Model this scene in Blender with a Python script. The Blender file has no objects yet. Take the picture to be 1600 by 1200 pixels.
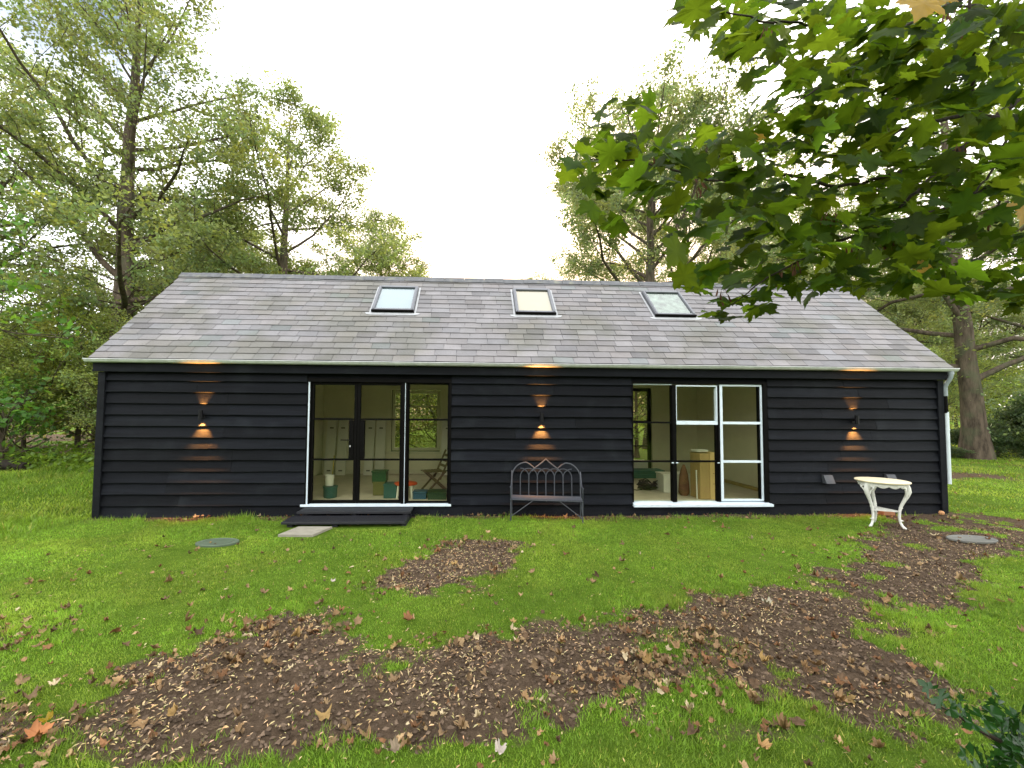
import bpy, math, random
import numpy as np
from mathutils import Vector, Matrix
random.seed(7); RNG = np.random.default_rng(11)
S = bpy.context.scene; COL = S.collection
R = math.radians

# ------------------------------------------------------------------ materials
def new_mat(name):
    m = bpy.data.materials.new(name); m.use_nodes = True
    nt = m.node_tree; nt.nodes.clear()
    return m, nt, nt.nodes, nt.links
def pm(name, base, rough=.6, spec=.4, var=.25, scale=6, bump=0., bscale=40, metal=0., stretch=(1,1,1), attr=False, base2=None, stain=None, coat=0.):
    m, nt, N, L = new_mat(name)
    out = N.new('ShaderNodeOutputMaterial'); b = N.new('ShaderNodeBsdfPrincipled')
    L.new(b.outputs[0], out.inputs[0])
    tc = N.new('ShaderNodeTexCoord'); mp = N.new('ShaderNodeMapping'); mp.inputs['Scale'].default_value = stretch
    L.new(tc.outputs['Object'], mp.inputs[0])
    n1 = N.new('ShaderNodeTexNoise'); n1.inputs['Scale'].default_value = scale; n1.inputs['Detail'].default_value = 6
    n1.inputs['Roughness'].default_value = .65
    L.new(mp.outputs[0], n1.inputs['Vector'])
    mr = N.new('ShaderNodeMapRange'); mr.inputs[1].default_value = .3; mr.inputs[2].default_value = .7
    L.new(n1.outputs[0], mr.inputs[0])
    mx = N.new('ShaderNodeMix'); mx.data_type = 'RGBA'
    b2 = base2 if base2 else tuple(min(1, c*(1+var)) for c in base)
    b1 = base if base2 else tuple(c*(1-var) for c in base)
    mx.inputs['A'].default_value = (*b1, 1); mx.inputs['B'].default_value = (*b2, 1)
    L.new(mr.outputs[0], mx.inputs['Factor'])
    colout = mx.outputs['Result']
    if stain:
        n3 = N.new('ShaderNodeTexNoise'); n3.inputs['Scale'].default_value = stain[1]; n3.inputs['Detail'].default_value = 8
        L.new(tc.outputs['Object'], n3.inputs['Vector'])
        m3 = N.new('ShaderNodeMapRange'); m3.inputs[1].default_value = stain[2]; m3.inputs[2].default_value = stain[2]+.16; m3.inputs[4].default_value = stain[3]
        L.new(n3.outputs[0], m3.inputs[0])
        mx3 = N.new('ShaderNodeMix'); mx3.data_type = 'RGBA'; mx3.inputs['B'].default_value = (*stain[0], 1)
        L.new(m3.outputs[0], mx3.inputs['Factor']); L.new(colout, mx3.inputs['A']); colout = mx3.outputs['Result']
    if attr:
        a = N.new('ShaderNodeAttribute'); a.attribute_name = 'col'
        mu = N.new('ShaderNodeMix'); mu.data_type = 'RGBA'; mu.blend_type = 'MULTIPLY'; mu.inputs['Factor'].default_value = 1
        L.new(colout, mu.inputs['A']); L.new(a.outputs['Color'], mu.inputs['B']); colout = mu.outputs['Result']
    L.new(colout, b.inputs['Base Color'])
    b.inputs['Roughness'].default_value = rough; b.inputs['Specular IOR Level'].default_value = spec; b.inputs['Metallic'].default_value = metal
    b.inputs['Coat Weight'].default_value = coat
    if bump:
        n2 = N.new('ShaderNodeTexNoise'); n2.inputs['Scale'].default_value = bscale; n2.inputs['Detail'].default_value = 8
        L.new(mp.outputs[0], n2.inputs['Vector'])
        bp = N.new('ShaderNodeBump'); bp.inputs['Strength'].default_value = bump; bp.inputs['Distance'].default_value = .02
        L.new(n2.outputs[0], bp.inputs['Height']); L.new(bp.outputs[0], b.inputs['Normal'])
    return m
def leafmat(name, base, trans, rough=.45, fac=.45, spec=.4, var=.3):
    """leaf: diffuse/gloss plus light passing through; per-leaf colour factor in attribute 'col'"""
    m, nt, N, L = new_mat(name)
    out = N.new('ShaderNodeOutputMaterial'); b = N.new('ShaderNodeBsdfPrincipled'); t = N.new('ShaderNodeBsdfTranslucent')
    ms = N.new('ShaderNodeMixShader'); ms.inputs[0].default_value = fac
    a = N.new('ShaderNodeAttribute'); a.attribute_name = 'col'
    tc = N.new('ShaderNodeTexCoord'); n = N.new('ShaderNodeTexNoise'); n.inputs['Scale'].default_value = 9; n.inputs['Detail'].default_value = 4
    L.new(tc.outputs['Object'], n.inputs['Vector'])
    mr = N.new('ShaderNodeMapRange'); mr.inputs[1].default_value = .3; mr.inputs[2].default_value = .7
    mr.inputs[3].default_value = 1-var; mr.inputs[4].default_value = 1+var
    L.new(n.outputs[0], mr.inputs[0])
    vm = N.new('ShaderNodeVectorMath'); vm.operation = 'SCALE'; L.new(a.outputs['Color'], vm.inputs[0]); L.new(mr.outputs[0], vm.inputs['Scale'])
    for col, inp in ((base, b.inputs['Base Color']), (trans, t.inputs['Color'])):
        mu = N.new('ShaderNodeVectorMath'); mu.operation = 'MULTIPLY'; mu.inputs[1].default_value = col
        L.new(vm.outputs[0], mu.inputs[0]); L.new(mu.outputs[0], inp)
    b.inputs['Roughness'].default_value = rough; b.inputs['Specular IOR Level'].default_value = spec
    L.new(b.outputs[0], ms.inputs[1]); L.new(t.outputs[0], ms.inputs[2]); L.new(ms.outputs[0], out.inputs[0])
    return m
def glassmat(name, tint, f0=.05, f1=.6):
    m, nt, N, L = new_mat(name)
    out = N.new('ShaderNodeOutputMaterial'); t = N.new('ShaderNodeBsdfTransparent'); g = N.new('ShaderNodeBsdfGlossy')
    t.inputs[0].default_value = (*tint, 1); g.inputs['Roughness'].default_value = .02; g.inputs[0].default_value = (1, 1, 1, 1)
    lw = N.new('ShaderNodeLayerWeight'); lw.inputs[0].default_value = .5
    p = N.new('ShaderNodeMath'); p.operation = 'POWER'; p.inputs[1].default_value = 4; L.new(lw.outputs['Facing'], p.inputs[0])
    q = N.new('ShaderNodeMath'); q.operation = 'MULTIPLY_ADD'; q.inputs[1].default_value = f1; q.inputs[2].default_value = f0; L.new(p.outputs[0], q.inputs[0])
    ms = N.new('ShaderNodeMixShader'); L.new(q.outputs[0], ms.inputs[0]); L.new(t.outputs[0], ms.inputs[1]); L.new(g.outputs[0], ms.inputs[2])
    L.new(ms.outputs[0], out.inputs[0]); return m
def emat(name, col, st):
    m, nt, N, L = new_mat(name)
    out = N.new('ShaderNodeOutputMaterial'); e = N.new('ShaderNodeEmission'); e.inputs[0].default_value = (*col, 1); e.inputs[1].default_value = st
    L.new(e.outputs[0], out.inputs[0]); return m

M = dict(
 board=pm('black_stained_board', (.0058,.0068,.0092), .6, .11, .45, 3, .5, 60, stretch=(.35,6,9), attr=True, stain=((.014,.0165,.019), 2.3, .55, .6)),
 black=pm('black_paint', (.003,.0027,.0023), .6, .06, .3, 8, .1, 60),
 slate=pm('slate', (.166,.158,.162), .62, .3, .12, 3, .35, 30, attr=True, stain=((.115,.112,.092), .9, .47, .7)),
 ridge=pm('ridge_tile', (.105,.108,.115), .7, .3, .3, 7, .3, 40, stain=((.2,.2,.15), 5, .55, .7)),
 zinc=pm('galvanised_steel', (.55,.56,.56), .38, .5, .15, 8, .05, 30, metal=.35),
 pipe=pm('grey_plastic_pipe', (.26,.3,.31), .4, .4, .1, 6),
 pipew=pm('white_plastic_pipe', (.62,.7,.72), .35, .5, .05, 6),
 white=pm('white_primer', (.64,.73,.79), .45, .4, .06, 12, .05, 60, stain=((.5,.5,.48), 7, .62, .5)),
 cream=pm('cream_paint', (.7,.68,.56), .5, .4, .06, 9),
 plaster=pm('white_plaster', (.78,.75,.62), .8, .2, .05, 2.5, .05, 60),
 ceil=pm('ceiling_plaster', (.62,.61,.54), .85, .2, .05, 3),
 floor=pm('screed_floor', (.6,.55,.46), .6, .3, .14, 2.2, .1, 30),
 felt=pm('roof_felt', (.02,.02,.02), .9, .1),
 glass=glassmat('window_glass', (.8,.8,.66), .03, .6),
 sglass=glassmat('skylight_glass', (.8,.84,.84), .1, .75),
 skyframe=pm('grey_aluminium', (.12,.125,.14), .35, .5, .1, 8, metal=.4),
 cowl=pm('grey_cowl_plastic',(.05,.054,.062),.5,.35,.1,8),
 lead=pm('lead_flashing', (.36,.37,.38), .6, .4, .15, 9),
 blind1=pm('pale_blind', (.27,.34,.37), .8, .2, .03, 4), blind2=pm('cream_blind', (.46,.38,.25), .8, .2, .04, 4), blind_refl=pm('blind_painted_reflection', (.15,.2,.15), .8, .2, .7, 7),  # right-hand blind: tree reflections painted in as dark green mottling
 lampm=pm('black_metal', (.005,.005,.006), .4, .2, .1, 10),
 iron=pm('grey_painted_iron', (.052,.057,.07), .4, .5, .2, 18, .1, 60),
 castw=pm('white_cast_iron', (.74,.74,.68), .45, .5, .06, 30, .25, 70, stain=((.36,.3,.22), 22, .62, .6)),
 topw=pm('worn_cream_tabletop', (.76,.66,.44), .5, .4, .1, 7, .05, 50, stain=((.55,.42,.25), 6, .6, .5)),
 bark=pm('brown_bark', (.095,.074,.054), .92, .1, .65, 7, 1., 22, stretch=(1,1,.22), stain=((.085,.1,.055), 1.6, .5, .6)),
 barkd=pm('dark_twig_bark', (.035,.026,.018), .8, .2, .3, 12, .4, 60),
 slab=pm('concrete_slab', (.27,.25,.2), .85, .2, .15, 8, .3, 60),
 cover=pm('grey_green_cover', (.085,.115,.075), .6, .3, .12, 8, .2, 50),
 cover2=pm('grey_cover', (.13,.13,.115), .7, .3, .15, 8, .2, 50),
 brick=pm('brick', (.3,.14,.07), .85, .2, .2, 14, .3, 60),
 step=pm('black_step_timber', (.012,.0125,.016), .5, .4, .35, 3, .4, 50, stretch=(.3,5,5)),
 chairw=pm('brown_wood', (.12,.085,.055), .5, .4, .25, 5, .1, 30, stretch=(1,1,4)),
 panelw=pm('white_board', (.72,.72,.68), .5, .4, .03, 5),
 mark=pm('dark_slot', (.12,.12,.11), .7, .2),
 green=pm('dark_green_plastic', (.02,.075,.035), .4, .4, .1), olive=pm('olive_plastic', (.14,.14,.05), .5, .4, .1),
 red=pm('red_plastic', (.5,.07,.03), .4, .4, .1), whitep=pm('white_plastic', (.7,.72,.68), .4, .4, .04),
 teal=pm('teal_plastic', (.03,.1,.1), .4, .4, .1), tealp=pm('teal_insulation_board', (.06,.17,.15), .7, .2, .1), blue=pm('blue_plastic', (.03,.09,.17), .4, .4, .1),
 dgreen=pm('bottle_green_plastic', (.02,.05,.03), .4, .4, .1),
 ply=pm('plywood', (.42,.3,.13), .6, .3, .15, 4, .05, 30, stretch=(1,1,.3)), ply2=pm('pale_plywood', (.6,.44,.2), .6, .3, .15, 4, stretch=(1,1,.3)),
 sack=pm('brown_sack', (.16,.08,.05), .8, .2, .4, 6, .3, 20), rubber=pm('black_rubber', (.015,.014,.012), .5, .4), yel=pm('yellow_plastic', (.3,.26,.03), .5, .4),
 log=pm('dark_wet_wood', (.022,.017,.013), .8, .2, .4, 6, .5, 30),
 post=pm('weathered_post', (.13,.11,.085), .85, .2, .25, 8, .3, 40), wire=pm('fence_wire', (.1,.1,.095), .5, .5, metal=.5),
 lf_alder=leafmat('alder_leaf', (.135,.168,.057), (.35,.395,.085), .5, .42),
 lf_olive=leafmat('olive_leaf', (.14,.17,.065), (.37,.41,.11), .55, .42),
 lf_lime=leafmat('lime_leaf', (.09,.19,.028), (.26,.46,.045), .4, .45),
 lf_maple=leafmat('maple_leaf', (.022,.047,.006), (.135,.212,.009), .5, .55, .08, .25),
 lf_holly=leafmat('holly_leaf', (.014,.05,.009), (.02,.07,.004), .24, .2, .32, .2),
 lf_yellow=leafmat('yellow_leaf', (.36,.22,.004), (.4,.24,.002), .5, .5),
 lf_dead=leafmat('dead_leaf', (.225,.152,.083), (.17,.1,.04), .7, .15, .2, .3),
 seed=leafmat('winged_seed', (.55,.4,.2), (.3,.2,.08), .7, .1, .2, .2),
 keys=leafmat('maple_keys', (.1,.045,.025), (.12,.05,.02), .7, .3, .2, .3),
 grass=leafmat('grass_blade', (.19,.335,.03), (.24,.415,.028), .5, .4, .25, .22),
 grassf=leafmat('far_grass_blade', (.175,.3,.028), (.23,.38,.028), .5, .4, .25, .22),
)
def soilmat():
    m, nt, N, L = new_mat('lawn_soil')
    out = N.new('ShaderNodeOutputMaterial'); b = N.new('ShaderNodeBsdfPrincipled'); L.new(b.outputs[0], out.inputs[0])
    b.inputs['Roughness'].default_value = .95; b.inputs['Specular IOR Level'].default_value = .03
    tc = N.new('ShaderNodeTexCoord')
    def noise(sc, det=6):
        n = N.new('ShaderNodeTexNoise'); n.inputs['Scale'].default_value = sc; n.inputs['Detail'].default_value = det; n.inputs['Roughness'].default_value = .7
        L.new(tc.outputs['Object'], n.inputs['Vector']); return n
    def ramp(src, a, bb, ca, cb):
        mr = N.new('ShaderNodeMapRange'); mr.inputs[1].default_value = a; mr.inputs[2].default_value = bb; L.new(src, mr.inputs[0])
        mx = N.new('ShaderNodeMix'); mx.data_type = 'RGBA'; mx.inputs['A'].default_value = (*ca, 1); mx.inputs['B'].default_value = (*cb, 1)
        L.new(mr.outputs[0], mx.inputs['Factor']); return mx.outputs['Result']
    soil = ramp(noise(22).outputs[0], .3, .7, (.06,.041,.027), (.158,.112,.076))
    turf = ramp(noise(3).outputs[0], .35, .65, (.075,.138,.014), (.12,.195,.022))
    a = N.new('ShaderNodeAttribute'); a.attribute_name = 'dirt'
    nn = noise(14); ad = N.new('ShaderNodeMath'); ad.operation = 'MULTIPLY_ADD'; ad.inputs[1].default_value = .7; L.new(nn.outputs[0], ad.inputs[0]); 
    sb = N.new('ShaderNodeMath'); sb.operation = 'SUBTRACT'; sb.inputs[1].default_value = .35; L.new(a.outputs['Fac'], sb.inputs[0]); L.new(sb.outputs[0], ad.inputs[2])
    mr = N.new('ShaderNodeMapRange'); mr.inputs[1].default_value = .35; mr.inputs[2].default_value = .65; L.new(ad.outputs[0], mr.inputs[0])
    mx = N.new('ShaderNodeMix'); mx.data_type = 'RGBA'; L.new(mr.outputs[0], mx.inputs['Factor']); L.new(turf, mx.inputs['A']); L.new(soil, mx.inputs['B'])
    L.new(mx.outputs['Result'], b.inputs['Base Color'])
    bp = N.new('ShaderNodeBump'); bp.inputs['Strength'].default_value = 1; bp.inputs['Distance'].default_value = .05
    L.new(noise(45, 8).outputs[0], bp.inputs['Height']); L.new(bp.outputs[0], b.inputs['Normal'])
    return m
M['soil'] = soilmat()

# ------------------------------------------------------------------ mesh helpers
def link(o, parent=None):
    COL.objects.link(o)
    if parent is not None: o.parent = parent
    return o
def thing(name, label, cat, loc=(0,0,0), rz=0, group=None):
    o = link(bpy.data.objects.new(name, None)); o.location = loc; o.rotation_euler = (0,0,rz); o.empty_display_size = .2
    o['label'] = label; o['category'] = cat
    if group: o['group'] = group
    return o
def tag(o, label, cat, group=None, kind=None):
    o['label'] = label; o['category'] = cat
    if group: o['group'] = group
    if kind: o['kind'] = kind
    return o
class MB:
    def __init__(s): s.v = []; s.f = []; s.c = []
    def add(s, vs, fs, col=None):
        n = len(s.v); s.v += [tuple(v) for v in vs]; s.f += [tuple(i+n for i in f) for f in fs]
        s.c += [col or (1,1,1)]*len(vs); return s
    def box(s, x0,x1,y0,y1,z0,z1, col=None):
        return s.add([(x0,y0,z0),(x1,y0,z0),(x1,y1,z0),(x0,y1,z0),(x0,y0,z1),(x1,y0,z1),(x1,y1,z1),(x0,y1,z1)],
          [(0,3,2,1),(4,5,6,7),(0,1,5,4),(1,2,6,5),(2,3,7,6),(3,0,4,7)], col)
    def bbox(s, x0,x1,y0,y1,z0,z1, b=.006, col=None):
        """box with chamfered edges"""
        vs = []; 
        for sx in (0,1):
            for sy in (0,1):
                for sz in (0,1):
                    X=(x0,x1)[sx]; Y=(y0,y1)[sy]; Z=(z0,z1)[sz]; dx=b*(1,-1)[sx]; dy=b*(1,-1)[sy]; dz=b*(1,-1)[sz]
                    vs += [(X,Y+dy,Z+dz),(X+dx,Y,Z+dz),(X+dx,Y+dy,Z)]
        i = lambda sx,sy,sz,k: ((sx*2+sy)*2+sz)*3+k
        fs = [(i(0,0,0,0),i(0,0,1,0),i(0,1,1,0),i(0,1,0,0)),(i(1,0,0,0),i(1,1,0,0),i(1,1,1,0),i(1,0,1,0)),
              (i(0,0,0,1),i(1,0,0,1),i(1,0,1,1),i(0,0,1,1)),(i(0,1,0,1),i(0,1,1,1),i(1,1,1,1),i(1,1,0,1)),
              (i(0,0,0,2),i(0,1,0,2),i(1,1,0,2),i(1,0,0,2)),(i(0,0,1,2),i(1,0,1,2),i(1,1,1,2),i(0,1,1,2))]
        for a in (0,1):
            for c in (0,1):
                fs += [(i(a,c,0,0),i(a,c,0,1),i(a,c,1,1),i(a,c,1,0)),(i(a,0,c,0),i(a,1,c,0),i(a,1,c,2),i(a,0,c,2)),(i(0,a,c,1),i(0,a,c,2),i(1,a,c,2),i(1,a,c,1))]
        for a in (0,1):
            for c in (0,1):
                for d in (0,1): fs.append((i(a,c,d,0),i(a,c,d,1),i(a,c,d,2)))
        return s.add(vs, fs, col)
    def bar(s, p, q, w, h, up=(0,0,1), col=None):
        p=Vector(p); q=Vector(q); d=(q-p).normalized(); u=d.cross(Vector(up)).normalized(); v=u.cross(d)
        vs=[]
        for c in (p,q):
            for a,b in ((-1,-1),(1,-1),(1,1),(-1,1)): vs.append(c+u*a*w/2+v*b*h/2)
        return s.add(vs, [(3,2,1,0),(4,5,6,7),(0,1,5,4),(1,2,6,5),(2,3,7,6),(3,0,4,7)], col)
    def tube(s, pts, rad, n=8, cap=True, col=None):
        P=[Vector(p) for p in pts]; k=len(P)
        if not hasattr(rad,'__len__'): rad=[rad]*k
        ref=Vector((0,0,1)); t0=(P[-1]-P[0])
        if t0.length<1e-6 or abs(t0.normalized().z)>.8: ref=Vector((0,1,0)) if t0.length>1e-6 else ref
        vs=[]; u=None
        for i in range(k):
            t=(P[min(i+1,k-1)]-P[max(i-1,0)]).normalized()
            if u is None: u=t.cross(ref); u=u.normalized() if u.length>1e-5 else t.orthogonal().normalized()
            else: u=(u-t*u.dot(t)).normalized()
            w=t.cross(u)
            for j in range(n):
                a=2*math.pi*j/n; vs.append(P[i]+(u*math.cos(a)+w*math.sin(a))*rad[i])
        fs=[(i*n+j,i*n+(j+1)%n,(i+1)*n+(j+1)%n,(i+1)*n+j) for i in range(k-1) for j in range(n)]
        if cap: fs += [tuple(range(n-1,-1,-1)), tuple((k-1)*n+j for j in range(n))]
        return s.add(vs, fs, col)
    def lathe(s, prof, c=(0,0,0), n=24, col=None, sx=1, sy=1):
        vs=[]; k=len(prof)
        for r,z in prof:
            for j in range(n):
                a=2*math.pi*j/n; vs.append((c[0]+r*sx*math.cos(a), c[1]+r*sy*math.sin(a), c[2]+z))
        fs=[(i*n+j,i*n+(j+1)%n,(i+1)*n+(j+1)%n,(i+1)*n+j) for i in range(k-1) for j in range(n)]
        if prof[0][0]>1e-4: fs.append(tuple(range(n-1,-1,-1)))
        if prof[-1][0]>1e-4: fs.append(tuple((k-1)*n+j for j in range(n)))
        return s.add(vs, fs, col)
    def build(s, name, mat, parent=None, smooth=False):
        me = bpy.data.meshes.new(name); me.from_pydata(s.v, [], s.f); me.materials.append(mat)
        if any(c != (1,1,1) for c in s.c):
            at = me.attributes.new('col','FLOAT_COLOR','POINT'); at.data.foreach_set('color', [x for c in s.c for x in (*c,1)])
        elif s.v:
            at = me.attributes.new('col','FLOAT_COLOR','POINT'); at.data.foreach_set('color', [1.]*(4*len(s.v)))
        if smooth:
            me.polygons.foreach_set('use_smooth', [True]*len(me.polygons))
            try: me.set_sharp_from_angle(angle=R(38))
            except Exception: pass
        me.update()
        return link(bpy.data.objects.new(name, me), parent)
def npmesh(name, V, F, mat, parent=None, col=None, smooth=False, extra=None):
    """V (n,3), F (m,k) -> one mesh object"""
    V=np.ascontiguousarray(V,dtype=np.float32); F=np.ascontiguousarray(F,dtype=np.int32); k=F.shape[1]
    me=bpy.data.meshes.new(name); me.vertices.add(len(V)); me.vertices.foreach_set('co',V.ravel())
    me.loops.add(F.size); me.loops.foreach_set('vertex_index',F.ravel())
    me.polygons.add(len(F)); me.polygons.foreach_set('loop_start',np.arange(0,F.size,k,dtype=np.int32))
    if smooth: me.polygons.foreach_set('use_smooth',np.ones(len(F),dtype=bool))
    me.materials.append(mat)
    if col is None: col=np.ones((len(V),3),np.float32)
    c4=np.ones((len(V),4),np.float32); c4[:,:3]=col
    at=me.attributes.new('col','FLOAT_COLOR','POINT'); at.data.foreach_set('color',c4.ravel())
    for nm,arr in (extra or {}).items():
        at=me.attributes.new(nm,'FLOAT','POINT'); at.data.foreach_set('value',np.ascontiguousarray(arr,dtype=np.float32))
    me.update(calc_edges=True)
    return link(bpy.data.objects.new(name,me),parent)
def copy_tree(o, parent=None):
    c=o.copy(); COL.objects.link(c); c.parent=parent
    for ch in list(o.children): copy_tree(ch,c)
    return c
def unit(a): return a/np.maximum(np.linalg.norm(a,axis=-1,keepdims=True),1e-9)

# ------------------------------------------------------------------ value noise and the ground's form
_G=np.random.default_rng(5).random((256,256))
def vnoise(x,y,sc,off=0):
    x=np.asarray(x,float)*sc+off*17.3+100; y=np.asarray(y,float)*sc+off*9.7+100
    xi=np.floor(x).astype(int); yi=np.floor(y).astype(int); fx=x-xi; fy=y-yi
    fx=fx*fx*(3-2*fx); fy=fy*fy*(3-2*fy); g=lambda a,b:_G[a%256,b%256]
    return (g(xi,yi)*(1-fx)+g(xi+1,yi)*fx)*(1-fy)+(g(xi,yi+1)*(1-fx)+g(xi+1,yi+1)*fx)*fy
def fbm(x,y,sc,off=0): return .55*vnoise(x,y,sc,off)+.3*vnoise(x,y,sc*2.1,off+3)+.15*vnoise(x,y,sc*4.3,off+5)
def ss(a,b,x): t=np.clip((np.asarray(x,float)-a)/(b-a),0,1); return t*t*(3-2*t)
def height(x,y):
    x=np.asarray(x,float); y=np.asarray(y,float)
    h=(vnoise(x,y,.9)-.5)*.035+(vnoise(x,y,2.3,2)-.5)*.014
    lb=ss(-.3,-3.5,x)*ss(-4.5,-1.,y)*ss(12,5,y)
    h=h+lb*(.16+.22*(fbm(x,y,.8,4)))
    h=h*np.where((x>-.1)&(x<15.4)&(y>-.05)&(y<4),.3,1)
    return h
SOIL=[[(4.01,-4.79),(4.1,-4.61),(4.16,-4.39),(4.26,-4.18),(4.38,-3.94),(4.6,-3.7),(4.73,-3.52),(5.2,-3.55),(5.32,-3.87),(5.44,-4.14),(5.8,-4.23),(6.08,-4.24),(6.25,-4.0),(6.46,-3.86),(6.78,-3.92),(7.32,-3.89),(7.7,-3.74),(8.05,-3.58),(8.41,-3.46),(8.8,-3.34),(9.6,-3.07),(10.22,-3.0),(10.92,-2.66),(12.27,-1.76),(13.6,-.62),(13.97,-.1),(15.4,-.1),(16.6,-.5),(17.5,-1.0),(15.21,-1.3),(13.6,-2.3),(12.92,-2.29),(12.23,-2.7),(11.63,-3.35),(11.19,-3.61),(10.49,-3.77),(10.08,-3.76),(9.7,-3.96),(9.63,-4.19),(9.71,-4.44),(9.68,-4.67),(9.33,-4.86),(8.86,-5.0),(8.68,-4.95),(8.64,-4.87),(8.47,-4.72),(8.33,-4.63),(8.04,-4.52),(7.81,-4.61),(7.6,-4.6),(7.34,-4.74),(7.06,-4.89),(6.87,-4.88),(6.53,-4.82),(6.31,-4.86),(6.03,-4.95),(5.63,-5.02),(5.33,-5.09),(4.67,-5.07),(4.26,-4.97)],
 [(5.17,-2.78),(5.45,-2.61),(5.74,-2.11),(6.03,-1.75),(6.56,-1.48),(7.15,-1.5),(7.11,-2.14),(6.84,-2.55),(6.46,-2.98),(6.09,-3.26),(5.65,-3.25),(5.39,-3.1)],
 [(1.9,-3.66),(2.57,-3.56),(2.87,-3.75),(2.97,-3.98),(2.73,-4.1),(2.0,-4.05)],
 [(2.9,-4.49),(3.6,-4.53),(3.86,-4.68),(4.12,-4.97),(3.86,-5.1),(3.0,-5.1)],
 [(19.8,3.75),(32,5.2),(34,9.6),(24,7.6),(21,6.2)]]
def polysd(x,y,P):
    """signed distance, positive inside"""
    x=np.asarray(x,float); y=np.asarray(y,float); ins=np.zeros(x.shape,bool); d=np.full(x.shape,1e9); n=len(P)
    for i in range(n):
        x0,y0=P[i]; x1,y1=P[(i+1)%n]
        if y0!=y1: ins^=((y0>y)!=(y1>y))&(x<(x1-x0)*(y-y0)/(y1-y0)+x0)
        ex,ey=x1-x0,y1-y0; t=np.clip(((x-x0)*ex+(y-y0)*ey)/(ex*ex+ey*ey+1e-12),0,1)
        d=np.minimum(d,(x-x0-t*ex)**2+(y-y0-t*ey)**2)
    d=np.sqrt(d); return np.where(ins,d,-d)
def dirt(x,y):
    x=np.asarray(x,float); y=np.asarray(y,float); out=np.zeros(x.shape)
    wob=(fbm(x,y,3.2,7)-.5)*.5+(vnoise(x,y,11,8)-.5)*.26
    for k,P in enumerate(SOIL):
        sd=polysd(x,y,P); m=ss(-.24,.26,sd+wob*1.25+(.055 if k==0 else .02)*(1+ss(9.5,11.5,x)))
        if k==0: # green tufts surviving inside the path
            tuft=ss(.62,.76,fbm(x,y,2.6,31))*ss(6.4,7.2,x); m=m*(1-.6*tuft)
            m=m*np.where((np.hypot((x-8.15)/.45,(y+4.15)/.28)<1),.65,1)
        if k==2 or k==3: m=m*.7
        if k==4: m=m*(.35+.65*ss(.40,.58,fbm(x,y,.9,33)))
        out=np.maximum(out,m)
    out=np.maximum(out,.55*np.exp(-((x-8.1)/.6)**2-((y+4.98)/.14)**2)*(fbm(x,y,5,44)>.4))
    wall=ss(-.5,-.12,y+ (vnoise(x,y,4,12)-.5)*.25)*ss(.6,-.1,y)*((x>-.1)&(x<15.5))   # bare strip at the wall's foot
    out=np.maximum(out,wall*.85)
    wood_floor=ss(5.5,8,y)*ss(2,-1,x)                                              # woodland floor behind
    return np.clip(np.maximum(out,wood_floor*.8*(fbm(x,y,.7,9)>.42)),0,1)

# ------------------------------------------------------------------ camera
c,s_=math.cos(.0423),math.sin(.0423); cp,sp=math.cos(.0412),math.sin(.0412)
fw=Vector((s_*cp,c*cp,sp)); rr=Vector((c,-s_,0)); uu=rr.cross(fw); rl=.0062
r2=rr*math.cos(rl)+uu*math.sin(rl); u2=-rr*math.sin(rl)+uu*math.cos(rl)
cam=bpy.data.cameras.new('camera'); co=link(bpy.data.objects.new('camera',cam)); S.camera=co
co.matrix_world=Matrix(((r2.x,u2.x,-fw.x,6.4338),(r2.y,u2.y,-fw.y,-7.2998),(r2.z,u2.z,-fw.z,1.8085),(0,0,0,1)))
cam.sensor_width=36; cam.lens=36*628.25/1600; cam.shift_x=(800-764.63)/1600; cam.shift_y=(620.95-600)/1600; cam.clip_start=.05; cam.clip_end=2000
CP=np.array([6.4338,-7.2998,1.8085]); FW=np.array(fw); RT=np.array(r2); UP=np.array(u2)
def in_view(P, mx=.25):
    d=P-CP; z=d@FW; x=(d@RT)/np.maximum(z,.01); y=(d@UP)/np.maximum(z,.01)
    return (z>.3)&(x>-1.217-mx)&(x<1.33+mx)&(y>-.922-mx)&(y<.99+mx)

# ------------------------------------------------------------------ ground
def axis(lo,hi,a,b,step,g=1.22):
    mid=np.arange(a,b+1e-6,step); lo_=[]; p=a; st=step
    while p>lo: st*=g; p-=st; lo_.append(p)
    hi_=[]; p=mid[-1]; st=step
    while p<hi: st*=g; p+=st; hi_.append(p)
    return np.array(lo_[::-1]+list(mid)+hi_)
gx=axis(-400,500,-2,17.4,.07); gy=axis(-60,700,-5.8,.1,.055)
X,Y=np.meshgrid(gx,gy); Zg=height(X,Y); D=dirt(X,Y)
Zg=Zg-.012*D+(vnoise(X,Y,9,21)-.5)*.018*D
nx,ny=len(gx),len(gy); ii=np.arange(nx*ny).reshape(ny,nx)
F=np.stack([ii[:-1,:-1],ii[:-1,1:],ii[1:,1:],ii[1:,:-1]],-1).reshape(-1,4)
g=npmesh('ground',np.stack([X,Y,Zg],-1).reshape(-1,3),F,M['soil'],smooth=True,extra={'dirt':D.ravel()}); g['kind']='structure'

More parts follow.
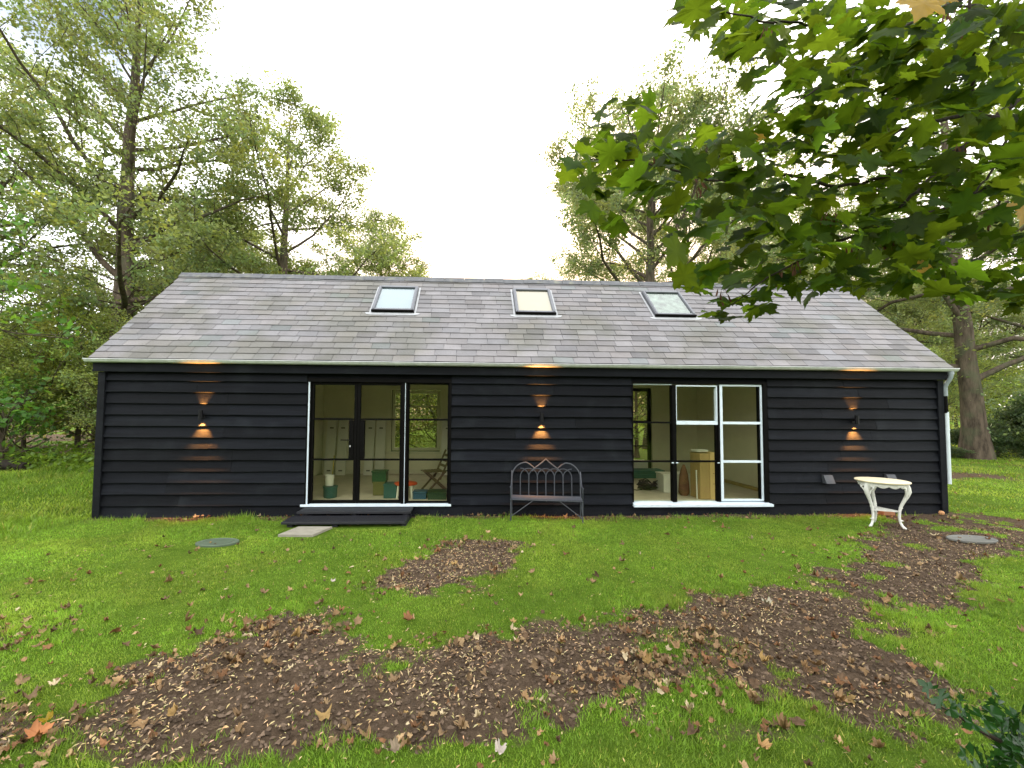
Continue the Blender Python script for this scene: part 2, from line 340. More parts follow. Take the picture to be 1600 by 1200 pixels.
def blades(name,mat,n,xr,yr,hr,wr,keep=1.,yellow=.25,view=True,seed=1,label=''):
    r=np.random.default_rng(seed); x=r.uniform(*xr,n); y=r.uniform(*yr,n)
    # nearer blades are denser
    P=np.stack([x,y,np.zeros(n)],-1)
    m=in_view(P,.22) if view else np.ones(n,bool)
    m&=~((x>-.02)&(x<15.32)&(y>-.02)&(y<3.95)); x,y=x[m],y[m]
    d=dirt(x,y); m=r.random(len(x))>np.clip(d*1.25-.12,0,1)-.018*(d>.9)*(vnoise(x,y,6,77)>.6); x,y,d=x[m],y[m],d[m]
    for sx,sy,w,dp in ((3.93,-1.03,.38,.27),(2.92,-1.49,.3,.2),(13.74,-1.65,.36,.2),(4.42,-.4,1.05,.5)):
        m=~((abs(x-sx)<w)&(abs(y-sy)<dp)); x,y,d=x[m],y[m],d[m]
    n=len(x); z=height(x,y)-.012*d-.004
    lush=fbm(x,y,1.1,40); h=r.uniform(*hr,n)*(.3+1.35*lush)*(1+.9*(d>.12)*(d<.8)*(vnoise(x,y,4,19)>.5)); w=r.uniform(*wr,n); a=r.uniform(0,2*np.pi,n); lean=r.uniform(.15,1.1,n)*h
    wallf=ss(-.5,-.08,y)*(y<.1)*(x>-.1)*(x<15.4); h=h*(1+wallf*r.uniform(0,1.6,n)*(vnoise(x,y,5,3)>.5))
    b=a+r.uniform(-.6,.6,n)+np.pi/2
    V=np.empty((n,3,3)); cx,sx=np.cos(a)*w/2,np.sin(a)*w/2
    V[:,0]=np.stack([x-cx,y-sx,z],-1); V[:,1]=np.stack([x+cx,y+sx,z],-1); V[:,2]=np.stack([x+np.cos(b)*lean,y+np.sin(b)*lean,z+h],-1)
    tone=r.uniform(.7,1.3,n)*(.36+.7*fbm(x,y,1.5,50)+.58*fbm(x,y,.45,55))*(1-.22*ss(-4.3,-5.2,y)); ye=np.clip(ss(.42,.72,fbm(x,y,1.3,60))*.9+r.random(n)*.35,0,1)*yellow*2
    cl=np.stack([tone*(1+.6*ye),tone*(1+.1*ye),tone*(1+.6*ye)],-1)
    dry=r.random(n)<.035; cl[dry]=np.array([2.6,1.45,3.5])*r.uniform(.6,1.1,(dry.sum(),1))
    o=npmesh(name,V.reshape(-1,3),np.arange(3*n).reshape(n,3),mat,col=np.repeat(cl,3,0)); return tag(o,label,'grass',kind='stuff')
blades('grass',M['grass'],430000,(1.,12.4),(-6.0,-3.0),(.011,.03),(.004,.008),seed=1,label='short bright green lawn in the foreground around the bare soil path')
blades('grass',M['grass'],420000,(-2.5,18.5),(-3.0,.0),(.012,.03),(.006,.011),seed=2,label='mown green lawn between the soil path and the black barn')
blades('grass',M['grassf'],150000,(15.4,38),(-3,16),(.03,.06),(.016,.03),seed=3,yellow=.35,label='green lawn beyond the right end of the barn')
blades('grass',M['grassf'],120000,(-14,0),(-2,11),(.04,.11),(.012,.024),seed=4,label='rough tussocky grass beside the left end of the barn')
blades('grass',M['grassf'],60000,(30,110),(8,75),(.05,.12),(.05,.12),seed=5,yellow=.7,label='pale far field grass beyond the wire fence')

# ------------------------------------------------------------------ leaf litter, seeds
HALF=[(0,0),(.10,-.05),(.22,-.16),(.40,-.12),(.34,.02),(.42,.06),(.40,.14),(.58,.22),(.66,.40),(.52,.40),(.53,.50),(.36,.47),(.30,.54),(.32,.66),(.24,.68),(.21,.80),(.12,.80),(0,1.05)]
OUT=np.array(HALF+[(-x,y) for x,y in HALF[-2:0:-1]],float); NO=len(OUT)
def palmate(C,Tip,Nrm,size,curl,colr,rng,rough=.05,roll=None):
    """many palmate leaves at once: C stalk points, Tip directions, Nrm normals; returns V,F(tri),col"""
    n=len(C); Tip=unit(Tip); Nrm=unit(Nrm-(Nrm*Tip).sum(-1,keepdims=True)*Tip); Sd=np.cross(Tip,Nrm)
    pts=np.vstack([OUT,[[0,.36]]]); k=len(pts)
    px=pts[None,:,0]*size[:,None]*rng.uniform(.85,1.15,(n,1)); py=pts[None,:,1]*size[:,None]
    rx=pts[:,0]; ry=pts[:,1]-.36
    q=curl[:,None]*size[:,None]*(-(rx**2*1.0+ry**2*.55)[None,:]) + size[:,None]*.22*rng.uniform(-.2,1,(n,1))*abs(rx)[None,:] + rng.normal(0,rough,(n,k))*size[:,None]
    if roll is not None:
        kx=(roll/size)[:,None]; a=px*kx; q=q+(1-np.cos(a))/kx; px=np.sin(a)/kx
        ky=(roll[::-1]*.7/size)[:,None]; yc=py-.4*size[:,None]; a=yc*ky; q=q+(1-np.cos(a))/ky; py=np.sin(a)/ky+.4*size[:,None]
    V=C[:,None,:]+Sd[:,None,:]*px[...,None]+Tip[:,None,:]*py[...,None]+Nrm[:,None,:]*q[...,None]
    t=np.array([(i,(i+1)%NO,NO) for i in range(NO)])
    F=(t[None]+np.arange(n)[:,None,None]*k).reshape(-1,3)
    return V.reshape(-1,3),F,np.repeat(colr,k,0)*rng.uniform(.8,1.2,(n*k,1))
def scatter(n,fn,seed,box=(1.2,17.5,-5.6,-.1)):
    r=np.random.default_rng(seed); out=[]
    while len(out)<n:
        x=r.uniform(box[0],box[1],4000); y=r.uniform(box[2],box[3],4000); m=r.random(4000)<fn(x,y)
        out+=list(zip(x[m],y[m]))
    return np.array(out[:n])
def gauss(x,y,cx,cy,sx,sy): return np.exp(-((x-cx)/sx)**2-((y-cy)/sy)**2)
def litter_density(x,y):
    d=dirt(x,y); edge=4*d*(1-d)
    v=.032+.05*d*(x<9.5)+.03*d+.13*edge
    for cx,cy,sx,sy,a in ((8.0,-4.35,.45,.3,1.),(7.5,-4.5,.4,.2,.9),(8.3,-4.0,.35,.25,.8),(5.0,-3.85,.5,.3,.6),(4.6,-4.2,.4,.3,.5),(6.3,-4.0,.4,.15,.6),(7.9,-3.8,.3,.2,.6),(4.2,-4.8,.35,.25,.7),(2.6,-3.8,.5,.3,.5),(3.4,-4.7,.5,.3,.4),(6.0,-4.85,.8,.15,.4),(6.3,-1.7,.5,.15,.25),(5.5,-2.9,.3,.25,.3),(8.9,-4.6,.4,.2,.35)):
        v=v+a*gauss(x,y,cx,cy,sx,sy)
    return np.clip(v*(.55 if True else 1)*(1-.75*ss(-2.2,-.6,y)*(d<.5)),0,1)
def dead_leaves(P,rng,sz,lift=.012):
    n=len(P); z=height(P[:,0],P[:,1])+lift+rng.uniform(0,.02,n)*(rng.random(n)<.6); a=rng.uniform(0,2*np.pi,n)
    Tip=np.stack([np.cos(a),np.sin(a),rng.normal(.05,.25,n)],-1); Nrm=np.stack([rng.normal(0,.38,n),rng.normal(0,.38,n),np.ones(n)],-1)
    pal=np.array([(.9,.85,.8),(1.2,1.1,.95),(1.6,1.6,1.5),(.5,.45,.45),(.85,.62,.5),(2.1,2.5,2.8),(1.35,1.3,.9)]); w=np.array([.24,.2,.13,.17,.18,.04,.04])
    col=pal[rng.choice(7,n,p=w/w.sum())]*rng.uniform(.75,1.2,(n,1))
    return palmate(np.stack([P[:,0],P[:,1],z],-1),Tip,Nrm,sz,rng.choice([-1,1],n,p=[.65,.35])*rng.uniform(.2,1.2,n),col,rng,.05,roll=rng.choice([-1,1],n,p=[.3,.7])*rng.uniform(.6,4.2,n))
rng=np.random.default_rng(21)
P=np.vstack([scatter(2300,litter_density,22),scatter(420,lambda x,y:.1+.9*dirt(x,y),29,(15.5,34,-2,9.5))]); V,F,cl=dead_leaves(P,rng,rng.uniform(.02,.062,len(P))*rng.choice([.8,1,1.35],len(P)))
tag(npmesh('leaf_litter',V,F,M['lf_dead'],col=cl),'curled brown and tan fallen leaves drifted along the soil path and lawn','fallen leaves',kind='stuff')
# winged seeds: small tan slivers lying on the soil
def seed_density(x,y):
    d=dirt(x,y); return np.clip(d**2*(.35+.7*ss(.4,.62,fbm(x,y,1.6,90)))*(y<-.9),0,1)*.8+.014
P=scatter(9500,seed_density,23); n=len(P); a=rng.uniform(0,np.pi,n); ln=rng.uniform(.014,.034,n); wd=ln*rng.uniform(.2,.36,n); z=height(P[:,0],P[:,1])+.004+rng.uniform(0,.008,n)
ct,st=np.cos(a),np.sin(a); tilt=rng.normal(0,.25,n)*ln
V=np.empty((n,5,3))
for k,(p,q,h) in enumerate(((-.5,0,0),(-.1,-.5,.1),(.5,-.12,0),(.42,.3,.08),(-.05,.5,.16))):
    V[:,k]=np.stack([P[:,0]+ct*ln*p-st*wd*q,P[:,1]+st*ln*p+ct*wd*q,z+tilt*p+ln*h],-1)
cl=np.repeat(rng.uniform(.6,1.25,(n,1))*np.array([[1,1,1]])*(1-.25*rng.random((n,3))),5,0)
tag(npmesh('winged_seeds',V.reshape(-1,3),np.arange(5*n).reshape(n,5),M['seed'],col=cl),'small tan winged maple seeds scattered thickly over the bare soil','seeds',kind='stuff')
# crumbs of soil and bits of twig
P=scatter(9000,lambda x,y:np.clip(dirt(x,y)**2*(y<-.9),0,1)*.8,25); n=len(P); sz=rng.uniform(.004,.016,n); z=height(P[:,0],P[:,1])-.006
V=np.empty((n,5,3)); a=rng.uniform(0,6.28,n); el=rng.uniform(.5,2.6,n)
for k in range(4):
    th_=k*np.pi/2; ux=np.cos(th_)*el*sz; uy=np.sin(th_)*sz; V[:,k]=np.stack([P[:,0]+np.cos(a)*ux-np.sin(a)*uy,P[:,1]+np.sin(a)*ux+np.cos(a)*uy,z],-1)
V[:,4]=np.stack([P[:,0]+rng.normal(0,.3,n)*sz,P[:,1]+rng.normal(0,.3,n)*sz,z+sz*1.1],-1)
F=(np.array([(0,1,4),(1,2,4),(2,3,4),(3,0,4)])[None]+np.arange(n)[:,None,None]*5).reshape(-1,3)
tag(npmesh('soil_crumbs',V.reshape(-1,3),F,pm('soil_crumb',(.082,.058,.04),.95,.1,.5,30,attr=True),col=np.repeat(rng.uniform(.5,1.9,(n,1))*np.ones((1,3)),5,0)),'loose dark crumbs of soil and twig bits on the bare path','soil',kind='stuff')
# a few leaves that stand out on their own
for (x,y,sz,colr,m,lab) in ((4.03,-4.93,.11,(1.5,.95,.7),'lf_dead','large orange brown curled leaf at the soil path near the left foreground'),
   (5.86,-3.72,.10,(1.1,.75,.6),'lf_dead','single rusty brown leaf lying on clean lawn left of centre'),
   (6.02,-5.08,.075,(1.1,1.25,1.5),'lf_dead','grey curled leaf on foreground grass below the soil path'),
   (6.6,-5.07,.075,(2.1,2.7,4.2),'lf_dead','pale whitish leaf on foreground grass at bottom centre'),
   (3.97,-4.78,.07,(1,1.1,1),'lf_yellow','yellow leaf fallen on the soil at the left end of the path'),
   (8.02,-5.1,.085,(1.7,1.5,1.1),'lf_dead','tan leaf with long stalk on foreground grass right of centre'),
   (4.98,-2.95,.06,(2.2,2.8,4.3),'lf_dead','pale silvery leaf lying alone in the middle of the left lawn'),
   (9.25,-3.55,.085,(2.,2.7,3.6),'lf_dead','long pale green grey leaf on the soil path right of centre')):
    r_=np.random.default_rng(int(x*100)); V,F,cl=palmate(np.array([[x,y,float(height(x,y))+.025]]),np.array([[r_.normal(),r_.normal(),.1]]),np.array([[.15,-.3,1.]]),np.array([sz]),np.array([-.4]),np.array([colr],float),r_,.05,roll=np.array([2.3]))
    tag(npmesh('fallen_leaf',V,F,M[m],col=cl),lab,'leaf')

# ------------------------------------------------------------------ trees
def tubes_np(lst,k):
    Vs=[];Fs=[];off=0; an=np.arange(k)*2*np.pi/k; ca,sa=np.cos(an),np.sin(an)
    for pts,rad in lst:
        n=len(pts); t=unit(np.gradient(pts,axis=0)); mt=unit(t.mean(0)); ref=np.eye(3)[np.argmin(abs(mt))]
        u=unit(np.cross(t,ref)); v=np.cross(t,u)
        Vs.append((pts[:,None]+(u[:,None]*ca[None,:,None]+v[:,None]*sa[None,:,None])*rad[:,None,None]).reshape(-1,3))
        b=off+np.arange(n-1)[:,None]*k+np.arange(k)[None]; b2=off+np.arange(n-1)[:,None]*k+(np.arange(k)[None]+1)%k
        Fs.append(np.stack([b,b2,b2+k,b+k],-1).reshape(-1,4)); off+=n*k
    return np.vstack(Vs),np.vstack(Fs)
def leafquads(C,size,rng,upb=.5,colr=None,asp=.62,dirs=None):
    n=len(C); N_=unit(rng.normal(0,1,(n,3))+np.array([0,0,upb*2])); a=unit(np.cross(N_,rng.normal(0,1,(n,3)))); b=np.cross(N_,a)
    L=size[:,None]*.5; W=L*asp
    V=np.empty((n,4,3)); V[:,0]=C-a*L; V[:,1]=C-a*L*.1+b*W-N_*L*.12; V[:,2]=C+a*L; V[:,3]=C-a*L*.1-b*W-N_*L*.12
    return V.reshape(-1,3),np.arange(4*n).reshape(n,4),np.repeat(colr,4,0)
def limb(p,d,length,n,rng,wob,curve):
    pts=[np.array(p)]; d=unit(np.array(d,float)); st=length/(n-1)
    for i in range(n-1):
        d=unit(d+rng.normal(0,wob,3)+np.array([0,0,curve])); pts.append(pts[-1]+d*st)
    return np.array(pts)
PER=3.4
def make_tree(seed,H,r0,crown=.3,spread=5,nl=26,up=.5,prof=None,lean=(0,0),leaf=.1,per=18,tw=1.,sig=.16,curve=.03,subd=1.5,bare=.25,wob=.12,sides=9,hue=None):
    """trunk polyline, limbs, branches, twigs; foliage as leaf blades about the twigs. returns branches (V,F) and leaves (V,F,col)"""
    r=np.random.default_rng(seed); n=14; t=np.linspace(0,1,n); 
    tr=np.stack([lean[0]*t*H+np.cumsum(r.normal(0,.012*H/6,n)),lean[1]*t*H+np.cumsum(r.normal(0,.012*H/6,n)),t*H],-1); tr[0,:2]=0
    rad=r0*(1-t)**.85+.015; rad[0]*=1.5; rad[1]*=1.08
    big=[(tr,rad)]; med=[]; thin=[]; tw_p=[]
    prof=prof or (lambda s:(1-s)**.7*(.55+.45*min(1,s*4)))
    for i in range(nl):
        s=(i+.5)/nl; tt=crown+(1-crown)*s; f=tt*(n-1); k=min(int(f),n-2); p=tr[k]+(tr[k+1]-tr[k])*(f-k); az=i*2.39996+r.normal(0,.35)
        L=spread*prof(s)*r.uniform(.75,1.2)+.5; u=up+.5*s+r.normal(0,.12)
        d=np.array([math.cos(az)*math.cos(u),math.sin(az)*math.cos(u),math.sin(u)])
        pts=limb(p,d,L,7,r,wob,curve-.03*(1-s)); rb=np.interp(tt,t,rad)*.40*min(1,L/spread+.35)
        big.append((pts,np.linspace(rb,.014,7)))
        ns=max(3,int(L*subd))
        for j in range(ns):
            q=bare+(1-bare)*(j+r.random())/ns; f=q*6; k2=min(int(f),5); p2=pts[k2]+(pts[k2+1]-pts[k2])*(f-k2); dl=unit(pts[k2+1]-pts[k2])
            side=unit(np.cross(dl,[0,0,1])+1e-6)*(1 if j%2 else -1); d2=unit(dl*.7+side*r.uniform(.4,1)+np.array([0,0,r.normal(.12,.3)]))
            L2=(L*.38*(1.15-q)+.45)*r.uniform(.7,1.3); b2=limb(p2,d2,L2,5,r,.14,.02); med.append((b2,np.linspace(max(.011,rb*.35*(1-q)),.006,5)))
            nt=max(2,int(L2*3.2*tw))
            for m in range(nt):
                q3=.2+.8*(m+r.random())/nt; f=q3*4; k3=min(int(f),3); p3=b2[k3]+(b2[k3+1]-b2[k3])*(f-k3); dd=unit(unit(b2[k3+1]-b2[k3])*.6+r.normal(0,.55,3))
                L3=r.uniform(.25,.6); e=p3+dd*L3; thin.append((np.array([p3,e]),np.array([.006,.003]))); tw_p.append((p3,e))
        for m in range(2): tw_p.append((pts[-1],pts[-1]+r.normal(0,.25,3)))
    for m in range(int(H*3)):
        q=crown*.5+(.97-crown*.5)*r.random(); p0=np.array([np.interp(q,t,tr[:,k]) for k in range(3)]); dd=r.normal(0,1,3)*np.array([1,1,.5]); e=p0+unit(dd)*r.uniform(.5,1.3); thin.append((np.array([p0,e]),np.array([.009,.004]))); tw_p.append(((p0+e)/2,e))
    A=np.array([a for a,b in tw_p]); B=np.array([b for a,b in tw_p]); nt=len(A)
    cnt=np.maximum(1,r.poisson(PER*per*r.choice([.35,.8,1.1,1.6],nt))); idx=np.repeat(np.arange(nt),cnt); u=r.random(len(idx))[:,None]**.7
    C=A[idx]*(1-u)+B[idx]*u+r.normal(0,sig,(len(idx),3))*np.array([1,1,.75])
    tone=(r.uniform(.7,1.3,nt))[idx]*r.uniform(.75,1.25,len(idx)); h=np.clip(r.normal(.3,.3,nt),0,1)[idx]
    cl=np.stack([tone*(.82+.45*h),tone*(.97+.12*h),tone*(1.1-.3*h)],-1)
    if hue is not None: cl*=np.array(hue)
    LV=leafquads(C,leaf*r.uniform(.6,1.35,len(C)),r,.45,cl)
    V1,F1=tubes_np(big,sides); V2,F2=tubes_np(med,4); V3,F3=tubes_np(thin,3)
    V=np.vstack([V1,V2,V3]); Fq=np.vstack([F1,F2+len(V1),F3+len(V1)+len(V2)])
    return V,Fq,LV
def plant_tree(name,label,cat,x,y,args,lm='lf_alder',group=None,rz=0,z=None,trunk='trunk'):
    V,Fq,(LV,LF,LC)=make_tree(**args)
    t=thing(name,label,cat,(x,y,float(height(x,y))-.05 if z is None else z),rz,group)
    npmesh(trunk,V,Fq,M['bark'],t,smooth=True); npmesh('crown',LV,LF,M[lm],t,col=LC)
    return t
def again(src,label,x,y,rz,sc,group=None):
    c=copy_tree(src); c.location=(x,y,float(height(x,y))-.05); c.rotation_euler=(0,0,rz); c.scale=(sc[0],sc[0],sc[1]); c['label']=label
    if group: c['group']=group
    return c
GT='trees standing behind the barn'
cone=lambda s:(1-s)**.75*(.75+.25*min(1,s*5))
tA=plant_tree('alder_tree','tallest alder behind the left roof slope, its crown reaching the top of the photo','tree',-7.33,9,dict(seed=3,H=21.,r0=.4,crown=.19,spread=7.2,nl=44,up=.42,leaf=.135,per=10,tw=.9,subd=2.2,sig=.2,prof=lambda s:(1-s)**.6*.95,bare=.1,lean=(.004,0)),group=GT)
tB=plant_tree('alder_tree','cone shaped alder rising above the left half of the ridge','tree',-2.85,13,dict(seed=8,H=17.2,r0=.33,crown=.26,spread=7.6,nl=32,up=.18,leaf=.14,per=17,tw=.9,subd=1.7,sig=.22,prof=cone,bare=.25),group=GT)
tC=plant_tree('oak_tree','broad open oak above the ridge right of centre, pale against the glow','tree',16.2,14,dict(seed=14,H=18.2,r0=.42,crown=.32,spread=9.4,nl=34,up=.2,leaf=.14,per=16,tw=.85,subd=1.6,sig=.22,prof=lambda s:(1-s**2)**.8*(.75+.25*s),bare=.32,wob=.2),group=GT,lm='lf_olive')
tD=plant_tree('alder_tree','thick trunked tree on the lawn edge beyond the right end of the barn','tree',28.2,9.26,dict(seed=23,H=19,r0=.37,crown=.16,spread=8.5,nl=24,up=.1,leaf=.15,per=10,tw=.9,subd=1.6,sig=.26,prof=lambda s:(1-s)**.5,bare=.3,wob=.2,lean=(-.07,0)),group=GT,lm='lf_olive')
again(tB,'slim dark trunked tree just past the right roof verge, behind the thick trunk',29.5,17,2.1,(.85,.95),GT)
again(tC,'far tree seen through the maple leaves above the right end of the ridge',22.5,22,1.2,(.95,1.05),GT)
again(tB,'lower tree closing the gap between the two alders over the left ridge',-9.2,18,.8,(.85,.82),GT)
again(tB,'small tree with its low crown just above the ridge left of the sky gap',1.0,18,3.6,(1.0,.68),GT)
again(tB,'low spreading tree filling the space between the cone shaped alder and the sky gap',.2,20,5.3,(.95,.86),GT)
again(tC,'low pale tree at the right side of the sky gap above the ridge',11.5,24,4.,(.62,.66),GT)
again(tA,'tree at the far left edge of the photo behind the olive thicket',-16.5,12,2.,(1.05,.92),GT)
again(tC,'tree deep in the wood behind the left thicket',-14,24,.3,(1.,.9),GT)
again(tC,'tree at the far right edge of the photo behind the dark hedge',40,14,5.1,(.9,.9),GT)
again(tB,'distant conical tree right of the barn, beyond the wire fence',43,30,1.9,(1.1,1.,),GT)
again(tC,'distant rounded tree far beyond the fence at the right',54,34,2.9,(1.,.9),GT)
again(tC,'leafy tree in the background just right of the thick trunk',52.4,27.5,.9,(1.,.72),GT)
again(tB,'warm lit conical tree in the background directly behind the thick trunk',48.6,28.5,4.4,(1.1,.85),GT)
again(tC,'rounded tree in the background left of the thick trunk, above the roof verge',44.3,27,2.2,(1.,.75),GT)
again(tB,'conical tree behind the right roof verge, half hidden by maple leaves',33,28,5.,(1.1,1.1),GT)
# shrubs of the thicket
def shrub_args(seed,H,spread,leaf,per,**k): 
    d=dict(seed=seed,H=H,r0=.07,crown=.06,spread=spread,nl=20,up=.55,leaf=leaf,per=per,tw=1.1,subd=2.3,sig=.16,prof=lambda s:(.55+.5*min(1,s*2.5))*(1-s**3),bare=.1,wob=.2,sides=6); d.update(k); return d
GS='shrubs of the thicket'
sA=plant_tree('shrub','olive green shrub at the back left corner of the barn','shrub',-3.4,7.4,shrub_args(31,4.6,2.3,.085,15,hue=(1.25,1.25,1.05)),'lf_olive',GS,trunk='stem')
sB=plant_tree('shrub','tall yellowish shrub left of the barn behind the rough grass','shrub',-6.6,6.6,shrub_args(32,4.3,2.5,.1,14,hue=(1.3,1.25,.85)),'lf_alder',GS,trunk='stem')
for (x,y,rz,sc,src,lab) in ((3.0,6.9,.7,(.8,.75),sA,'dark shrub close behind the window at the back of the door room, left one'),(5.2,7.0,2.7,(.85,.8),sA,'dark shrub close behind the window at the back of the door room, right one'),
   (-9.3,6.2,1.,(1.05,1.05),sA,'olive shrub at the left edge of the photo behind the leafy bush'),
   (-1.9,5.4,.5,(.62,.62),sB,'light green shrub tucked against the back left corner of the barn'),(-4.3,5.7,1.6,(.75,.7),sA,'mid height olive shrub between the corner shrub and the left edge'),(-6.9,5.3,2.9,(.7,.72),sB,'yellowish shrub behind the low leafy bush at the left'),
   (-5.6,10.2,2.,(1.3,1.15),sA,'deep olive shrub under the tallest alder'),(-10,11.,3.,(1.4,1.25),sB,'yellowish shrub deep in the thicket at far left'),
   (-1.6,9.6,4.,(1.,.9),sB,'shrub just behind the back left corner of the barn, mostly hidden by it'),
   (3.6,9.5,1.4,(1.2,1.05),sA,'shrub seen through the back window behind the glazed door, left one'),(6.3,10.2,.3,(1.2,1.),sB,'shrub seen through the back window behind the glazed door, right one'),
   (10.3,10.5,2.6,(1.2,.95),sB,'pale green shrub seen through the back window behind the right hand window'),(13.4,9.5,5.,(1.15,1.),sA,'shrub seen obliquely through the back window, right of the pale green one'),
   (38.5,19.5,1.1,(1.3,1.2),sA,'tall olive shrub right of the thick trunk, above the dark hedge'),(43.5,22.,2.5,(1.5,1.4),sB,'tall yellowish shrub at the right edge above the dark hedge'),(15.8,10.,.9,(1.1,.85),sA,'shrub behind the back right corner of the barn')):
    again(src,lab,x,y,rz,sc,GS)
# dark hedge at the right
hd=plant_tree('hedge','low dark hedge beyond the right lawn, at the foot of the thick trunk','hedge',31.3,9.4,shrub_args(41,1.5,1.3,.11,20,hue=(.4,.5,.5)),'lf_olive','dark hedge clumps',trunk='stem')
for (x,y,rz,sc,lab) in ((33.6,9.8,1.,(1.6,.75),'dark hedge clump at the right edge of the photo'),(29.6,9.9,2.,(.8,.6),'low dark clump directly behind the base of the thick trunk'),(27.0,9.7,3.,(.6,.25),'low dark clump left of the thick trunk, beside the barn corner')):
    again(hd,lab,x,y,rz,sc,'dark hedge clumps')
# nearer leafy lime-green growth at the left edge
plant_tree('sycamore_sapling','bright green leafy tree leaning in at the left edge of the photo','tree',-7.6,3.0,dict(seed=51,H=7.2,r0=.1,crown=.52,spread=3.2,nl=14,up=.0,leaf=.19,per=2.6,tw=1.,subd=1.9,sig=.17,prof=lambda s:1-.5*s,bare=.2,sides=6,hue=(1,.95,.9)),'lf_lime')
plant_tree('shrub','low leafy bush with bright green leaves at the left edge of the lawn','shrub',-6.1,4.0,shrub_args(52,1.6,1.3,.16,2.4,nl=14,hue=(.95,.95,1.1)),'lf_lime','low bushes at the left',trunk='stem')
plant_tree('shrub','scrubby low bush between the leafy bush and the barn corner','shrub',-3.4,6.0,shrub_args(53,1.3,1.0,.09,4,nl=14),'lf_alder','low bushes at the left',trunk='stem')
r_=np.random.default_rng(63); n=5200; xw=r_.uniform(-10,-.5,n); yw=r_.uniform(3.3,6.4,n); hh=.25+.55*fbm(xw,yw,1.1,15); zw=height(xw,yw)+hh*r_.random(n)
LV,LF,LC=leafquads(np.stack([xw,yw,zw],-1),r_.uniform(.06,.17,n),r_,.6,np.repeat(r_.uniform(.6,1.4,(n,1)),3,1)*np.array([[1.2,.95,.9]]))
tag(npmesh('undergrowth',LV,LF,M['lf_lime'],col=LC),'low leafy green undergrowth along the edge of the lawn left of the barn','undergrowth',kind='stuff')
# far wood as one mass
r_=np.random.default_rng(61); n=110000
xw=r_.uniform(-260,420,n); yw=185+r_.uniform(0,12,n)+8*np.sin(xw*.03); top=16+16*fbm(xw,yw*0,.05,2)+6*vnoise(xw,yw*0,.2,6); zw=top*r_.random(n)**.75
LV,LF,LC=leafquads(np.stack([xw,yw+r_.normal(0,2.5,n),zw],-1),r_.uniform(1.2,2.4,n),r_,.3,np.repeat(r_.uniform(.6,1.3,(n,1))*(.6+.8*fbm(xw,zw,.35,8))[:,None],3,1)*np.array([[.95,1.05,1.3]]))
tag(npmesh('distant_wood',LV,LF,M['lf_olive'],col=LC),'pale far-off wood closing the view beyond the field','wood',kind='stuff')

r_=np.random.default_rng(62); n=34000; xw=r_.uniform(-40,55,n); yw=-27+r_.normal(0,1.5,n)+4*np.sin(xw*.11); top=4.2+1.6*fbm(xw,yw*0,.12,12); zw=top*r_.random(n)**.8  # leaf mass behind the camera, added to darken what the panes mirror
LV,LF,LC=leafquads(np.stack([xw,yw,zw],-1),r_.uniform(.5,1.1,n),r_,.3,np.repeat(r_.uniform(.6,1.2,(n,1)),3,1))
tag(npmesh('added_reflection_hedge',LV,LF,M['lf_alder'],col=LC),'unseen mass of hedge leaves added behind the camera to darken the reflections in the glass','wood',kind='stuff')
# ------------------------------------------------------------------ the barn
LEN=15.3; DEP=3.9; WX0,WX1=3.5,6.06; VX0,VX1=9.355,11.93
barn=thing('timber_barn','long single storey black weatherboarded barn with grey slate roof','barn')
def cut(x0,x1,holes):
    seg=[(x0,x1)]
    for a,b in holes:
        n=[]
        for p,q in seg:
            if b<=p or a>=q: n.append((p,q))
            else:
                if p<a: n.append((p,a))
                if b<q: n.append((b,q))
        seg=n
    return seg
rnd=random.Random(4)
wb=MB(); ROW=.1975
def board_x(x0,x1,z0,yf,sg):
    """one feather-edged board running along x; sg=-1 faces -y"""
    st=.6; xs=[x0]; 
    while xs[-1]<x1-st*1.3: xs.append(xs[-1]+st*rnd.uniform(.8,1.2))
    xs.append(x1); tone=rnd.uniform(.65,1.45); o=rnd.uniform(-.002,.002); vs=[]
    for x in xs:
        w=rnd.uniform(-.0045,.0045)
        vs += [(x,yf+sg*(.052+o),z0+w),(x,yf+sg*(.058+o),z0+.007+w),(x,yf+sg*.010,z0+ROW+.012),(x,yf+sg*.004,z0+w)]
    fs=[]
    for i in range(len(xs)-1):
        a=i*4; b=a+4
        q=[(a,b,b+1,a+1),(a+1,b+1,b+2,a+2),(a+3,b+3,b,a)]
        fs += q if sg<0 else [t[::-1] for t in q]
    for a,fl in ((0,0),((len(xs)-1)*4,1)):
        t=(a+3,a,a+1,a+2); fs.append(t if (fl==0)==(sg<0) else t[::-1])
    wb.add(vs,fs,(tone,tone,tone*rnd.uniform(.98,1.08)))
BW=[(4.24,5.56,.78,2.45),(10.4,11.44,.25,2.56)]
for i in range(13):
    z0=-.02+i*ROW; zc=z0+ROW/2
    hol=[(WX0,WX1),(VX0,VX1)] if .17<zc<2.45 else []
    for a,b in cut(0.02,LEN-.02,hol):
        joints=[a]+sorted(x for x in [rnd.uniform(a+1,b-1) for _ in range(int((b-a)//2.6))] if b-a>3)+[b]
        for p,q in zip(joints[:-1],joints[1:]): board_x(p+(.0015 if p>a else 0),q-(.0015 if q<b else 0),z0,0,-1)
    hol=[(a,b) for a,b,c_,d_ in BW if c_<zc<d_]
    for a,b in cut(.02,LEN-.02,hol): board_x(a,b,z0,DEP,1)
